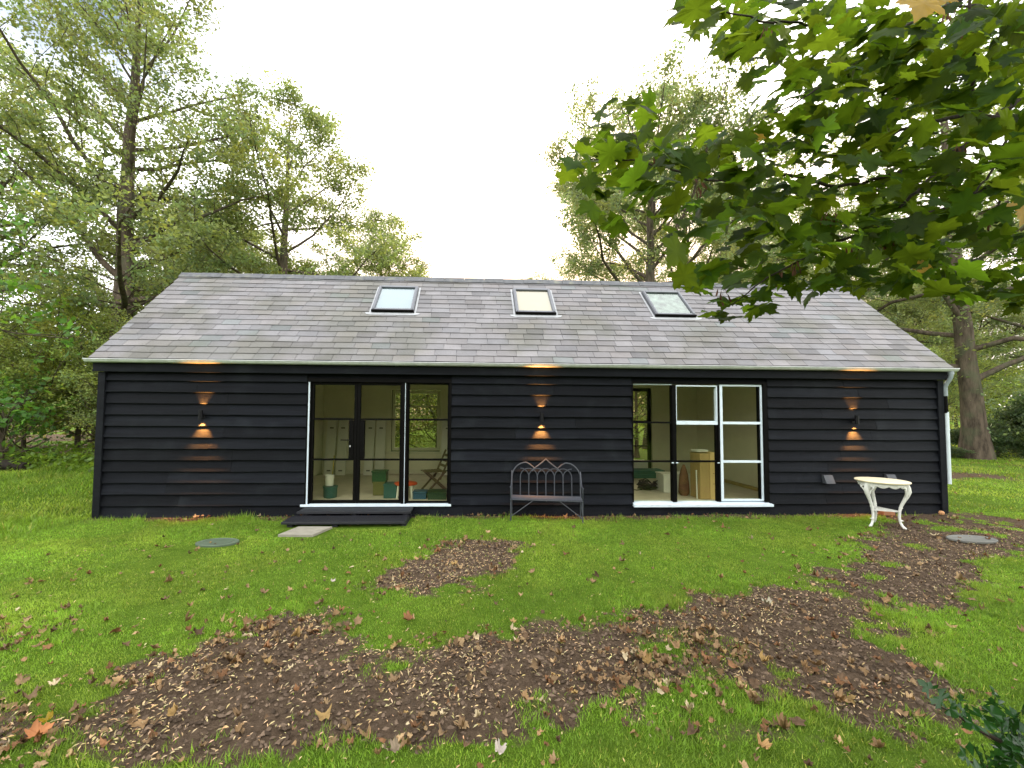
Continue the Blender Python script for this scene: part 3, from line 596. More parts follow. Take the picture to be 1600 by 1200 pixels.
for xe,sg in ((0,-1),(LEN,1)):
    for i in range(24):
        z0=-.02+i*ROW; zt=z0+ROW
        ins=max(0,(zt-2.55)/1.0343)
        if DEP/2-ins<.05: break
        y0,y1=ins,DEP-ins; t=rnd.uniform(.75,1.3)
        vs=[(xe+sg*.034,y0,z0),(xe+sg*.034,y1,z0),(xe+sg*.012,y1,zt+.01),(xe+sg*.012,y0,zt+.01),(xe,y0,z0),(xe,y1,z0)]
        fs=[(0,1,2,3),(4,5,1,0)]
        wb.add(vs,fs if sg>0 else [f[::-1] for f in fs],(t,t,t))
# sheathing behind the boards
for a,b in ((.0,WX0),(WX1,VX0),(VX1,LEN)): wb.box(a,b,.012,.1,-.05,2.62,(.6,.6,.6))
for a,b in ((WX0,WX1),(VX0,VX1)): wb.box(a,b,.012,.1,-.05,.17,(.6,.6,.6)); wb.box(a,b,.012,.1,2.43,2.62,(.6,.6,.6))
ys0,ys1=DEP-.1,DEP-.004
xs=[0]+[v for a,b,_,_ in BW for v in (a,b)]+[LEN]
for k in range(0,len(xs),2): wb.box(xs[k],xs[k+1],ys0,ys1,-.05,2.62,(.6,.6,.6))
for a,b,c_,d_ in BW: wb.box(a,b,ys0,ys1,-.05,c_,(.6,.6,.6)); wb.box(a,b,ys0,ys1,d_,2.62,(.6,.6,.6))
for xe in (.01,LEN-.09): wb.box(xe,xe+.08,.1,ys0,-.05,2.62,(.6,.6,.6))
wb.build('wall',M['board'],barn)
for x0,x1 in ((-.05,.07),(LEN-.07,LEN+.05)):
    b=MB(); b.bbox(x0,x1,-.075,-.036,-.04,2.5,.004); b.bbox(x0 if x0<1 else x1-.028,x0+.028 if x0<1 else x1,-.034,.07,-.04,2.5,.004); b.build('corner_board',M['board'],barn)
    b=MB(); b.bbox(x0,x1,DEP+.036,DEP+.062,-.04,2.5,.004); b.build('corner_board',M['board'],barn)
for y in (-.125,DEP+.1): b=MB(); b.bbox(-.1,LEN+.1,y,y+.025,2.5,2.69,.004); b.build('fascia',M['board'],barn)
for y in (-.098,DEP): b=MB(); b.box(-.1,LEN+.1,y,y+.098,2.515,2.535); b.build('soffit',M['black'],barn)
# roof
RY,RZ=1.9503,4.911; EY,EZ=-.165,2.7234; RX0,RX1=-.129,LEN+.129
sl=math.hypot(RY-EY,RZ-EZ); dy,dz=(RY-EY)/sl,(RZ-EZ)/sl
SKY=[(4.37,5.22),(7.32,8.15),(10.26,11.12)]; SS0,SS1=1.59,2.56     # skylight extents along x and up the slope
def roofpt(x,s,h,back=False):
    y=EY+dy*s-dz*h; z=EZ+dz*s+dy*h
    return (x, 2*RY-y if back else y, z)
NC=17; ex=sl/NC; SW=.358
for back in (False,True):
    sm=MB()
    for i in range(NC):
        x=RX0-(SW/2 if i%2 else 0)+rnd.uniform(-.03,.03)
        while x<RX1:
            w=SW*rnd.uniform(.86,1.12); a=max(x,RX0)+.0035; b_=min(x+w,RX1)-.0035; x+=w
            if b_-a<.03: continue
            s0=i*ex-.012+rnd.uniform(-.006,.006); s1=min((i+1)*ex+ex*.55,sl)
            if not back and any(a>p-.02 and b_<q+.02 and s0>SS0-.0 and (i+1)*ex<SS1+.05 for p,q in SKY): continue
            ht=.024+rnd.uniform(-.002,.003); hh=.004; sk=rnd.uniform(-.004,.004)
            t=1.04+rnd.gauss(0,.075); 
            if rnd.random()<.12: t*=.8
            if rnd.random()<.07: t*=1.14
            wrm=rnd.gauss(0,.014); col=(t*(1+wrm),t,t*(1-wrm)); 
            if rnd.random()<.03: col=(t*.93,t*1.03,t*1.02)
            vs=[roofpt(*q,back) for q in ((a,s0+sk,ht),(b_,s0-sk,ht),(b_,s1,hh),(a,s1,hh),(a,s0+sk,ht-.012),(b_,s0-sk,ht-.009),(b_,s1,hh-.006),(a,s1,hh-.006))]
            fs=[(0,1,2,3),(4,5,1,0),(5,6,2,1),(7,4,0,3)]
            sm.add(vs,[f[::-1] for f in fs] if back else fs,col)
    rf=sm.build('roof',M['slate'],barn)
    dk=MB(); vs=[roofpt(*q,back) for q in ((RX0+.01,0,-.004),(RX1-.01,0,-.004),(RX1-.01,sl,-.004),(RX0+.01,sl,-.004),(RX0+.01,0,-.05),(RX1-.01,0,-.05),(RX1-.01,sl,-.05),(RX0+.01,sl,-.05))]
    fs=[(0,1,2,3),(7,6,5,4),(4,5,1,0),(5,6,2,1),(7,4,0,3)]; dk.add(vs,[f[::-1] for f in fs] if back else fs); dk.build('roof_deck',M['felt'],rf)
    # barge boards on the gables
    for xe in (RX0+.012,RX1-.037):
        bb=MB(); vs=[roofpt(*q,back) for q in ((xe,.02,-.052),(xe+.025,.02,-.052),(xe+.025,sl-.02,-.052),(xe,sl-.02,-.052),(xe,.02,-.2),(xe+.025,.02,-.2),(xe+.025,sl-.02,-.2),(xe,sl-.02,-.2))]
        fs=[(0,1,2,3),(7,6,5,4),(4,5,1,0),(5,6,2,1),(7,4,0,3),(6,7,3,2)]; bb.add(vs,[f[::-1] for f in fs] if back else fs); bb.build('bargeboard',M['board'],barn)
rg=MB(); x=RX0-.01; k=0
while x<RX1:
    x2=min(x+.455,RX1+.01); o=.005*(k%2)+rnd.uniform(0,.004); k+=1
    for sgn in (0,1):
        vs=[]
        for xx in (x+.003,x2-.003):
            for s,h in ((sl-.15,.034+o),(sl+.012,.046+o),(sl+.012,.026+o),(sl-.15,.018+o)): vs.append(roofpt(xx,s,h,bool(sgn)))
        fs=[(0,4,5,1),(1,5,6,2),(3,2,6,7),(0,3,7,4),(0,1,2,3),(7,6,5,4)]
        rg.add(vs,fs if sgn else [f[::-1] for f in fs])
    x=x2
rg.build('ridge',M['ridge'],barn)
# gutter: half-round trough along the eave, two joints
gt=MB(); GY,GZ,GR=-.178,2.70,.052; n=12
gl,gr=RX0-.04,RX1+.05; prof=[(GY+GR*math.cos(math.pi+math.pi*j/n),GZ+GR*math.sin(math.pi+math.pi*j/n)) for j in range(n+1)]
prof=[(GY-GR-.004,GZ+.006),(GY-GR-.006,GZ-.002)]+prof
inn=[(GY+(y-GY)*.93,GZ+(z-GZ)*.93+.001) for y,z in prof[2:]]
loop=prof+inn[::-1]; m=len(loop); segs=[gl,5.1,10.2,gr]
for a,b in zip(segs[:-1],segs[1:]):
    vs=[(xx,y,z) for xx in (a,b) for y,z in loop]
    gt.add(vs,[(j,(j+1)%m,m+(j+1)%m,m+j) for j in range(m)]+[tuple(range(m))[::-1],tuple(range(m,2*m))])
for xj in (5.1,10.2):
    vs=[(xx,GY+(y-GY)*1.05,GZ+(z-GZ)*1.05-.001) for xx in (xj-.03,xj+.03) for y,z in prof[2:]]; m2=n+1
    gt.add(vs,[(j,j+1,m2+j+1,m2+j) for j in range(m2-1)])
gt.build('gutter',M['zinc'],barn,smooth=True)
b=MB(); b.tube([(gl,GY-GR-.004,GZ+.004),(gr,GY-GR-.004,GZ+.004)],.008,8); b.build('gutter_lip',M['zinc'],barn,smooth=True)
dp=MB(); px=LEN+.075
dp.tube([(px,GY,GZ-.04),(px,GY,GZ-.1),(px,GY+.01,GZ-.16),(px,-.1,GZ-.27),(px,-.075,GZ-.33),(px,-.075,2.2)],.034,12); dp.lathe([(.042,0),(.042,.05)],(px,GY,GZ-.1),12)
d1=dp.build('downpipe',M['pipe'],barn,smooth=True)
dp=MB(); dp.tube([(px+.012,-.075,1.9),(px+.012,-.075,.55)],.029,12); dp.lathe([(.034,0),(.034,.03)],(px+.012,-.075,1.55),12); dw=dp.build('downpipe',M['pipew'],barn,smooth=True); dw['label']='loose white lower length of downpipe'
dp=MB(); dp.tube([(px,-.07,2.2),(px+.006,-.072,1.88)],.03,12); dp.build('downpipe',M['black'],barn,smooth=True)
# glazed double door with sidelight
def bars(lst,name,mat,parent,b=.003):
    m=MB()
    for q in lst: m.bbox(*q,b)
    return m.build(name,mat,parent)
def panes(lst,parent,y=.045,mat='glass'):
    m=MB()
    for x0,x1,z0,z1 in lst: m.add([(x0,y,z0),(x1,y,z0),(x1,y,z1),(x0,y,z1)],[(0,1,2,3)])
    return m.build('pane',M[mat],parent)
fr=bars([(3.5,3.518,-.045,.1,.2,2.43),(3.546,3.566,-.02,.1,.2,2.36),(3.518,6.06,-.045,.1,2.36,2.43),(5.175,5.226,-.03,.1,.205,2.36),(5.239,5.272,-.03,.1,.205,2.36),(6.02,6.06,-.045,.1,.2,2.36)],'door_frame',M['black'],barn)
for q in [(3.518,3.546,-.03,.1,.205,2.36),(5.226,5.239,-.026,.1,.205,2.36)]: bars([q],'primed_jamb',M['white'],fr)
bars([(3.44,6.07,-.075,.1,.165,.203)],'sill',M['white'],fr)
T1,T2=1.70,.98
for k,(x0,x1) in enumerate(((3.568,4.372),(4.376,5.173))):
    st=.038; l=[(x0,x0+(st if k==0 else .052),.01,.07,.21,2.355),(x1-(.052 if k==0 else st),x1,.01,.07,.21,2.355)]
    a,b=l[0][1],l[1][0]
    for zc,w in ((.235,.05),(T2,.032),(T1,.032),(2.335,.04)): l.append((a,b,.014,.066,zc-w/2,zc+w/2))
    l.append((4.235,4.318,.004,.076,T2+.02,T1-.02) if k==0 else (4.43,4.505,.004,.076,T2+.02,T1-.02))
    lf=bars(l,'door',M['black'],barn)
    panes([(a,b,.26,T2-.016),(a,b,T2+.016,T1-.016),(a,b,T1+.016,2.315)],lf)
    if k==0:
        h=MB(); h.tube([(4.26,.004,1.33),(4.26,-.05,1.33),(4.11,-.055,1.332)],.009,8); h.build('handle',M['lampm'],lf,smooth=True); h=MB(); h.lathe([(.0,-.02),(.012,-.012),(.012,.012),(0,.02)],(4.262,-.004,1.22),10); h.build('lock_cylinder',M['zinc'],lf,smooth=True)
side=bars([(5.272,5.3,.01,.07,.21,2.355),(5.99,6.018,.01,.07,.21,2.355)]+[(5.3,5.99,.014,.066,z-w/2,z+w/2) for z,w in ((.225,.03),(T2,.034),(T1,.034),(2.345,.02))],'sidelight',M['black'],barn)
panes([(5.3,5.99,.24,T2-.017),(5.3,5.99,T2+.017,T1-.017),(5.3,5.99,T1+.017,2.335)],side)
# right-hand window, half painted
W1z,W2z=1.67,.955
wf=bars([(9.355,9.385,-.045,.1,.22,2.43),(9.385,11.93,-.045,.1,2.39,2.43),(11.845,11.93,-.045,.1,.22,2.39),(10.125,10.2,-.02,.09,.22,2.37),(10.99,11.026,-.02,.09,.22,2.37),
  (9.385,10.125,.005,.075,W1z-.017,W1z+.017),(9.385,10.125,.005,.075,W2z-.017,W2z+.017),(10.2,10.99,.005,.075,W2z-.017,W2z+.017),(10.965,10.99,.005,.075,.22,W1z-.04),(11.79,11.808,.005,.075,.26,2.355)],'window',M['black'],barn)
wc=bars([(10.2,10.216,-.012,.07,1.705,2.34),(10.968,10.988,-.012,.07,1.705,2.34),(10.2,10.988,-.014,.07,W1z-.036,1.703),(10.2,10.988,-.012,.07,2.342,2.366),(9.385,10.125,-.005,.07,2.366,2.386),
  (11.028,11.082,-.016,.08,.232,2.35),(11.81,11.842,-.016,.08,.232,2.35),(11.084,11.808,-.014,.075,W1z-.026,W1z+.022),(11.084,11.808,-.014,.075,W2z-.022,W2z+.018),(11.028,11.842,-.012,.07,2.352,2.386),(11.084,11.808,-.013,.075,.232,.262)],'casement',M['white'],wf)
wc['label']='casement bars still in white primer'
ws=MB(); ws.add([(9.365,-.1,.145),(11.96,-.1,.145),(11.93,.1,.155),(9.37,.1,.155),(9.365,-.1,.185),(11.96,-.1,.185),(11.90,.1,.232),(9.37,.1,.232)],[(0,3,2,1),(4,5,6,7),(0,1,5,4),(1,2,6,5),(2,3,7,6),(3,0,4,7)]); ws.build('sill',M['white'],wf)
for x in (10.12,10.2,10.985): lt=MB(); lt.bbox(x-.02,x+.02,-.036,-.014,.925,.942,.003); lt.build('catch',M['white'],wf)
panes([(9.385,10.125,.22,W2z-.017),(9.385,10.125,W2z+.017,W1z-.017),(9.385,10.125,W1z+.017,2.365),(10.2,10.965,.22,W2z-.017),(10.2,10.965,W2z+.017,W1z-.036),(10.216,10.968,1.705,2.34),(11.082,11.79,.262,W2z-.022),(11.082,11.79,W2z+.018,W1z-.026),(11.082,11.79,W1z+.022,2.352)],wf)
# skylights
for k,((x0,x1),bm_) in enumerate(zip(SKY,('blind1','blind2','blind_refl'))):
    sk=thing('x','','')
    bpy.data.objects.remove(sk)
    f=MB(); w=.062
    def rb(a,b,s0,s1,h0,h1,mb):
        vs=[roofpt(*q) for q in ((a,s0,h0),(b,s0,h0),(b,s1,h0),(a,s1,h0),(a,s0,h1),(b,s0,h1),(b,s1,h1),(a,s1,h1))]
        mb.add(vs,[(0,3,2,1),(4,5,6,7),(0,1,5,4),(1,2,6,5),(2,3,7,6),(3,0,4,7)])
    rb(x0,x0+w,SS0,SS1,-.01,.085,f); rb(x1-w,x1,SS0,SS1,-.01,.085,f); rb(x0+w,x1-w,SS1-w,SS1,-.01,.095,f); rb(x0+w,x1-w,SS0,SS0+w*.9,-.01,.08,f)
    rb(x0+.018,x0+w-.012,SS0+.02,SS1-.02,.085,.094,f); rb(x1-w+.012,x1-.018,SS0+.02,SS1-.02,.085,.094,f)
    fo=f.build('skylight',M['skyframe'],barn)
    t=MB(); t.tube([roofpt(x0-.004,SS0-.012,.058),roofpt(x1+.004,SS0-.012,.058)],.03,10); t.build('bottom_rail',M['black'],fo,smooth=True)
    p=MB(); p.add([roofpt(*q) for q in ((x0+w,SS0+w*.9,.066),(x1-w,SS0+w*.9,.066),(x1-w,SS1-w,.066),(x0+w,SS1-w,.066))],[(0,1,2,3)]); p.build('pane',M['sglass'],fo)
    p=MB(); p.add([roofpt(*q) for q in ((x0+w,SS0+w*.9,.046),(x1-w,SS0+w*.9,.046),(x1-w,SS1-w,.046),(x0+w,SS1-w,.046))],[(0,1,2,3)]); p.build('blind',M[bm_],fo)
    l=MB(); nn=[]; 
    for xx,ss0 in ((x0-.13,SS0-.03),(x0-.1,SS0-.09),(x0-.02,SS0-.115),(x1+.02,SS0-.115),(x1+.1,SS0-.09),(x1+.13,SS0-.03)): nn.append(roofpt(xx,ss0,.027))
    l.add(nn,[(0,1,2,3,4,5)]); 
    for q in (x0-.05,x1+.012):
        vs=[roofpt(*z) for z in ((q,SS0-.03,.026),(q+.038,SS0-.03,.026),(q+.038,SS1+.05,.026),(q,SS1+.05,.026))]; l.add(vs,[(0,1,2,3)])
    l.build('flashing',M['lead'],fo)
# interior shell
it=MB(); fl=.2
for a,b in ((.13,4.24),(5.56,10.4),(11.44,LEN-.13)): it.box(a,b,3.7,3.795,fl,2.64)
for a,b,c_,d_ in BW: it.box(a,b,3.7,3.795,fl,c_); it.box(a,b,3.7,3.795,d_,2.64)
for a,b in ((.13,WX0-.02),(WX1+.02,VX0-.02),(VX1+.02,LEN-.13)): it.box(a,b,.105,.16,fl,2.64)
for a,b in ((WX0-.02,WX1+.02),(VX0-.02,VX1+.02)): it.box(a,b,.105,.16,2.44,2.64)
it.box(VX0-.02,VX1+.02,.105,.16,fl-.01,fl+.012)
it.box(.1,.128,.1,3.795,fl,2.64); it.box(LEN-.128,LEN-.1,.1,3.795,fl,2.64)
it.box(2.36,2.44,.165,3.698,fl,2.64); it.box(12.72,12.8,.165,3.698,fl,2.64)
it.build('interior_wall',M['plaster'],barn)
b=MB(); b.box(.1,LEN-.1,.1,3.8,2.641,2.68); b.build('ceiling',M['ceil'],barn)
b=MB(); b.box(.1,LEN-.1,.102,3.8,.02,fl-.012); b.build('floor',M['floor'],barn)
b=MB()
for a,q in ((2.44,12.72),): b.box(a,q,3.682,3.699,fl-.011,fl+.1)
b.build('skirting',M['cream'],barn)
# back windows
bw=bars([(4.26,4.33,3.78,3.86,.8,2.43),(5.47,5.54,3.78,3.86,.8,2.43),(4.33,5.47,3.78,3.86,2.36,2.43),(4.33,5.47,3.78,3.86,.8,.87),(4.33,5.47,3.79,3.85,1.98,2.02)],'window',M['cream'],barn)
bars([(4.1,5.68,3.6,3.78,.73,.78)],'sill',M['cream'],bw); panes([(4.33,5.47,.87,2.36)],bw,3.82)
bw=bars([(10.42,10.5,3.76,3.86,.27,2.54),(11.36,11.43,3.76,3.86,.27,2.54),(10.5,11.36,3.76,3.86,2.47,2.54),(10.5,11.36,3.76,3.86,.27,.34),(10.5,11.36,3.77,3.85,1.60,1.65),(10.5,11.36,3.77,3.85,.93,.96)],'window',M['black'],barn)
panes([(10.5,11.36,.34,2.47)],bw,3.82)

# ------------------------------------------------------------------ wall lamps
GL='up and down wall lamps on the barn front'
def warm_spot(name,loc,down,parent,power,ang):
    l=bpy.data.lights.new(name,'SPOT'); l.energy=power; l.color=(1,.38,.075); l.spot_size=R(ang); l.spot_blend=1; l.shadow_soft_size=.012
    o=link(bpy.data.objects.new(name,l),parent); o.location=loc; o.rotation_euler=(R(14) if down else math.pi-R(14),0,0); return o
for x,z,lab in ((1.725,1.764,'black cylinder wall lamp glowing up and down, left of the glazed door'),(7.684,1.754,'black cylinder wall lamp glowing up and down, above the iron bench'),(13.578,1.741,'black cylinder wall lamp glowing up and down, right of the window above the table')):
    t=thing('wall_lamp',lab,'wall lamp',(x,-.03,z),0,GL)
    b=MB(); b.bbox(-.03,.03,-.02,.0,-.055,.055,.004); b.box(-.012,.012,-.052,-.018,-.02,.02); b.build('bracket',M['lampm'],t)
    b=MB(); n=20
    b.lathe([(.024,-.076),(.032,-.08),(.032,.08),(.024,.076)],(0,-.082,0),n); sh=b.build('lamp_body',M['lampm'],t,smooth=True)
    b=MB(); lm_=emat('warm_lens',(1,.62,.28),14); b.lathe([(0,-.078),(.022,-.078)],(0,-.082,0),16); b.build('lens',lm_,t); b=MB(); b.lathe([(.022,.0785),(0,.0785)],(0,-.082,0),16); b.build('lens',lm_,t)
    warm_spot('lamp_bulb',(0,-.082,-.085),True,t,88,70); warm_spot('lamp_bulb',(0,-.082,.085),False,t,62,66)
# outlet cowls
for x,z,lab in ((13.02,.645,'grey plastic outlet cowl on the boards just right of the window'),(14.235,.655,'grey plastic outlet cowl on the boards, partly hidden behind the tabletop')):
    t=thing('vent_cowl',lab,'vent','' or (x,-.03,z),0,'outlet cowls low on the boards')
    b=MB(); b.add([(-.085,0,-.08),(.085,0,-.08),(.085,0,.075),(-.085,0,.075),(-.085,-.115,-.075),(.085,-.115,-.075),(.085,-.05,.07),(-.085,-.05,.07)],[(4,5,6,7),(7,6,2,3),(0,4,7,3),(5,1,2,6),(0,1,5,4)]); b.build('hood',M['cowl'],t)
    b=MB(); b.bbox(-.095,.095,-.008,.004,-.09,.085,.003); b.build('back_plate',M['lampm'],t)

# ------------------------------------------------------------------ steps, slab, covers
st=thing('step','two tread black timber step below the glazed door','step',(4.42,0,0))
def planks(x0,x1,y0,y1,z0,z1,n,mb):
    w=(y1-y0)/n
    for i in range(n): mb.bbox(x0+rnd.uniform(-.01,.01),x1+rnd.uniform(-.01,.01),y0+i*w+.004,y0+(i+1)*w-.004,z0,z1+rnd.uniform(-.002,.002),.004)
b=MB(); planks(-.9,.98,-.4,-.05,.12,.158,1,b); b.build('tread',M['step'],st)
b=MB(); planks(-.97,.97,-.8,-.38,.055,.092,1,b); b.build('tread',M['step'],st)
for x in (-.9,-.2,.88): b=MB(); b.bbox(x,x+.09,-.74,-.1,-.03,.053,.005); b.build('bearer',M['step'],st)
for x in (-.8,0.,.85): b=MB(); b.bbox(x,x+.07,-.36,-.08,.053,.119,.004); b.build('bearer',M['step'],st)
b=MB(); b.add([(3.62,-1.24,.0),(4.12,-1.26,0),(4.26,-.83,0),(3.74,-.82,0),(3.62,-1.24,.035),(4.12,-1.26,.033),(4.26,-.83,.035),(3.74,-.82,.036)],[(4,5,6,7),(0,1,5,4),(1,2,6,5),(2,3,7,6),(3,0,4,7)]); tag(b.build('paving_slab',M['slab']),'pale concrete slab lying on the lawn before the step','slab')
b=MB(); b.lathe([(.28,0),(.28,.022),(.265,.028),(.24,.022),(.0,.024)],(2.92,-1.49,float(height(2.92,-1.49))),28,sy=.62)
for k in range(5): b.box(2.72,3.12,-1.59+k*.05-.004,-1.59+k*.05+.004,float(height(2.92,-1.49))+.02,float(height(2.92,-1.49))+.028)
tag(b.build('manhole_cover',M['cover'],smooth=True),'grey green oval cover set in the lawn left of the slab','cover')
b=MB(); zc=float(height(13.74,-1.65)); b.lathe([(.34,0),(.34,.022),(.325,.03),(.30,.022),(0,.024)],(13.74,-1.65,zc),28,sy=.5); tag(b.build('manhole_cover',M['cover2'],smooth=True),'grey oval cover set in bare soil right of the table','cover')
b=MB(); b.bbox(13.95,14.17,-.2,-.09,.0,.075,.006); tag(b.build('brick',M['brick']),'reddish brick on the soil under the barn wall behind the table','brick')
b=MB(); b.lathe([(0,-.03),(.04,-.02),(.05,.01),(.03,.04),(0,.045)],(15.1,-.16,.03),9,sy=.8); tag(b.build('stone',pm('orange_stone',(.5,.26,.12),.8,.2,.3,20)),'small orange stone at the right corner of the barn','stone')

# ------------------------------------------------------------------ bench
bn=thing('garden_bench','grey iron garden bench with gothic arched back, standing before the black wall','bench',(7.695,-.50,.0),math.atan2(-.184,1.184))
W=.6; SZ=.37; BY=.30
def arc(p,q,bul,n=8):
    """quarter-arch from p (vertical start) to q in the x-z plane of the back"""
    out=[]
    for i in range(n+1):
        a=i/n*math.pi/2; out.append((p[0]+(q[0]-p[0])*(1-math.cos(a)),p[1]+(q[1]-p[1])*math.sin(a)**bul))
    return out
def bk(x,z): return (x,BY+.045*(z-SZ)/.6,z)     # raked back
b=MB(); bx=[-.45+.15*i for i in range(7)]
for x in bx: b.tube([bk(x,SZ),bk(x,.70)],.0095,6)
allx=[-.6]+bx+[.6]; sp=.70
for i in range(len(allx)-2):    # interlaced pointed arches
    x0,x2=allx[i],allx[i+2]; xm=allx[i+1]; top=.845
    for p in (x0,x2):
        if abs(p)<.6: b.tube([bk(*q) for q in arc((p,sp),(xm,top),1)],.0085,6)
# big outline arches
def outl(pts): b.tube([bk(*q) for q in pts],.012,7)
outl([(-.6,SZ),(-.6,.68)]+arc((-.6,.68),(-.345,.95),1)[1:]); outl([(-.345,.95),(-.28,.915),(-.225,.87),(-.19,.83)])
outl([(.6,SZ),(.6,.68)]+arc((.6,.68),(.345,.95),1)[1:]); outl([(.345,.95),(.28,.915),(.225,.87),(.19,.83)])
outl([(-.24,.80),(-.2,.85),(-.12,.91),(-.05,.965),(0,1.015),(.05,.965),(.12,.91),(.2,.85),(.24,.80)])
b.tube([bk(-.6,SZ),bk(.6,SZ)],.009,7); b.build('backrest',M['iron'],bn,smooth=True)
b=MB()
for k in range(6):
    y=.015+k*.048; b.bbox(-W,W,y,y+.036,SZ-.006,SZ+.004,.002)
b.bbox(-W-.012,W+.012,-.012,.016,SZ-.022,SZ-.006,.003); b.bbox(-W-.012,W+.012,BY-.01,BY+.014,SZ-.022,SZ-.006,.003)
for x in (-W,-.3,0,.3,W): b.bbox(x-.01,x+.01,.0,BY,SZ-.02,SZ-.007,.002); b.lathe([(0,-.014),(.012,-.006),(.012,.006),(0,.014)],(x,-.016,SZ-.012),8)
b.build('seat',M['iron'],bn,smooth=True)
for x in (-W,W):
    b=MB(); b.tube([(x,.0,SZ-.01),(x,-.01,.02)],.011,8); b.lathe([(.016,0),(.016,.015),(.011,.03)],(x,-.01,-.005),10); b.build('leg',M['iron'],bn,smooth=True)
    b=MB(); b.tube([bk(x,SZ-.01),(x,BY+.025,.02)],.011,8); b.lathe([(.016,0),(.016,.015),(.011,.03)],(x,BY+.025,-.005),10); b.build('leg',M['iron'],bn,smooth=True)
    b=MB(); b.tube([bk(x,.80),(x,.26,.71),(x,.18,.63),(x,.09,.585),(x,.0,.57),(x,-.045,.578)],.0095,8); b.lathe([(0,-.018),(.016,-.008),(.016,.008),(0,.018)],(x,-.05,.578),8)
    b.tube([(x,-.03,.57),(x,-.045,.48),(x,-.01,.42),(x,.0,SZ)],.009,8); b.build('armrest',M['iron'],bn,smooth=True)
for sx in (-1,1):
    for p,q in (((sx*W,-.005,.07),(sx*.22,.0,SZ-.02)),((sx*W,.0,.12),(sx*W,BY+.02,SZ-.05))): b=MB(); b.tube([p,q],.007,6); b.build('brace',M['iron'],bn,smooth=True)

# ------------------------------------------------------------------ table
tc_=(13.185,-.905); tz=float(height(*tc_))
tb=thing('garden_table','white cast iron garden table with round cream top on three curved legs','table',(*tc_,tz),0)
b=MB(); b.lathe([(0,.722),(.325,.722),(.338,.728),(.342,.738),(.338,.748),(.325,.752),(0,.752)],(0,0,0),48); b.build('tabletop',M['topw'],tb,smooth=True)
b=MB(); n=72
for rr_,z0,z1 in ((.285,.655,.72),):
    vs=[]
    for j in range(n):
        a=2*math.pi*j/n; sc=.028*abs(math.sin(a*6)); 
        for r_,z in ((rr_,z0+.0-sc+.02),(rr_+.008,z0+.012-sc+.02),(rr_+.004,z1),(rr_-.006,z1),(rr_-.006,z0-sc+.02)): vs.append((r_*math.cos(a),r_*math.sin(a),z))
    b.add(vs,[(j*5+k,((j+1)%n)*5+k,((j+1)%n)*5+(k+1)%5,j*5+(k+1)%5) for j in range(n) for k in range(5)])
for j in range(18):
    a=2*math.pi*j/18; b.lathe([(0,-.012),(.012,-.004),(.012,.004),(0,.012)],((.292)*math.cos(a),.292*math.sin(a),.69),8)
b.build('apron',M['castw'],tb,smooth=True)
for a in (math.atan2(-.93+.905,12.946-13.185),math.atan2(-1.09+.905,13.32-13.185),math.atan2(-.67+.905,13.27-13.185)):
    b=MB(); ca,sa=math.cos(a),math.sin(a)
    pr=[(.275,.72),(.30,.66),(.305,.60),(.285,.53),(.25,.45),(.215,.36),(.195,.27),(.19,.18),(.20,.10),(.22,.045),(.245,.015),(.27,.012)]
    b.tube([(r_*ca,r_*sa,z) for r_,z in pr],[.034,.032,.036,.03,.024,.021,.019,.017,.016,.018,.02,.01],8)
    # pierced scroll plate at the knee
    for sg in (-1,1):
        pts=[]
        for k in range(12):
            f_=k/11; an=f_*3.6; r_=.055*(1-.55*f_); pts.append((.28*ca+sg*(-sa)*(.05+r_*math.cos(an)*.8),.28*sa+sg*ca*(.05+r_*math.cos(an)*.8),.625+r_*math.sin(an)))
        b.tube(pts,[.013-.006*k/11 for k in range(12)],6)
        b.tube([(.275*ca-sa*sg*.012,.275*sa+ca*sg*.012,.50),(.28*ca-sa*sg*.05,.28*sa+ca*sg*.05,.58),(.28*ca-sa*sg*.115,.28*sa+ca*sg*.115,.665)],[.012,.012,.009],6)
    for z in (.47,.33,.13): b.lathe([(0,-.012),(.026,-.005),(.026,.005),(0,.012)],((.258 if z>.4 else .21)*ca,(.258 if z>.4 else .21)*sa,z),8)
    b.build('leg',M['castw'],tb,smooth=True)
b=MB()
for k in range(3):
    a0=math.atan2(-.025,-.239)+k*2*math.pi/3; 
    p=(.195*math.cos(a0),.195*math.sin(a0),.27); q=(.195*math.cos(a0+2*math.pi/3),.195*math.sin(a0+2*math.pi/3),.27); b.bar(p,q,.05,.012)
b.lathe([(0,.255),(.1,.255),(.11,.262),(.1,.27),(0,.27)],(0,0,0),24); b.build('stretcher',M['castw'],tb,smooth=True)

# ------------------------------------------------------------------ things inside
fz=.19
GB='white boards leaning on the back wall'
for k,(x,w,lab) in enumerate(((2.58,.25,'first white board from the left leaning on the back wall inside the door'),(2.88,.25,'second white board from the left leaning on the back wall inside'),(3.6,.24,'third white board, just right of the door meeting stiles'),(3.89,.24,'fourth white board from the left inside the door'),(5.62,.34,'wide white board standing right of the back window'))):
    t=thing('leaning_board',lab,'board',(x,3.40,fz),0,GB); t.rotation_euler=(R(-8.5),0,R(rnd.uniform(-2,2)))
    hgt=1.5; b=MB(); b.bbox(0,w,0,.05,0,hgt,.004); b.build('panel',M['panelw'],t)
    for z in (.1,1.22): b=MB(); b.box(w*.3,w*.7,-.003,.001,z,z+.035); b.build('slot',M['mark'],t)
ch=thing('folding_chair','brown wooden folding chair inside, behind the sidelight','chair',(5.68,1.0,fz),R(-68))
def slats(mb,pts,w,th,nx):
    for (p,q) in pts: mb.bar(p,q,w,th)
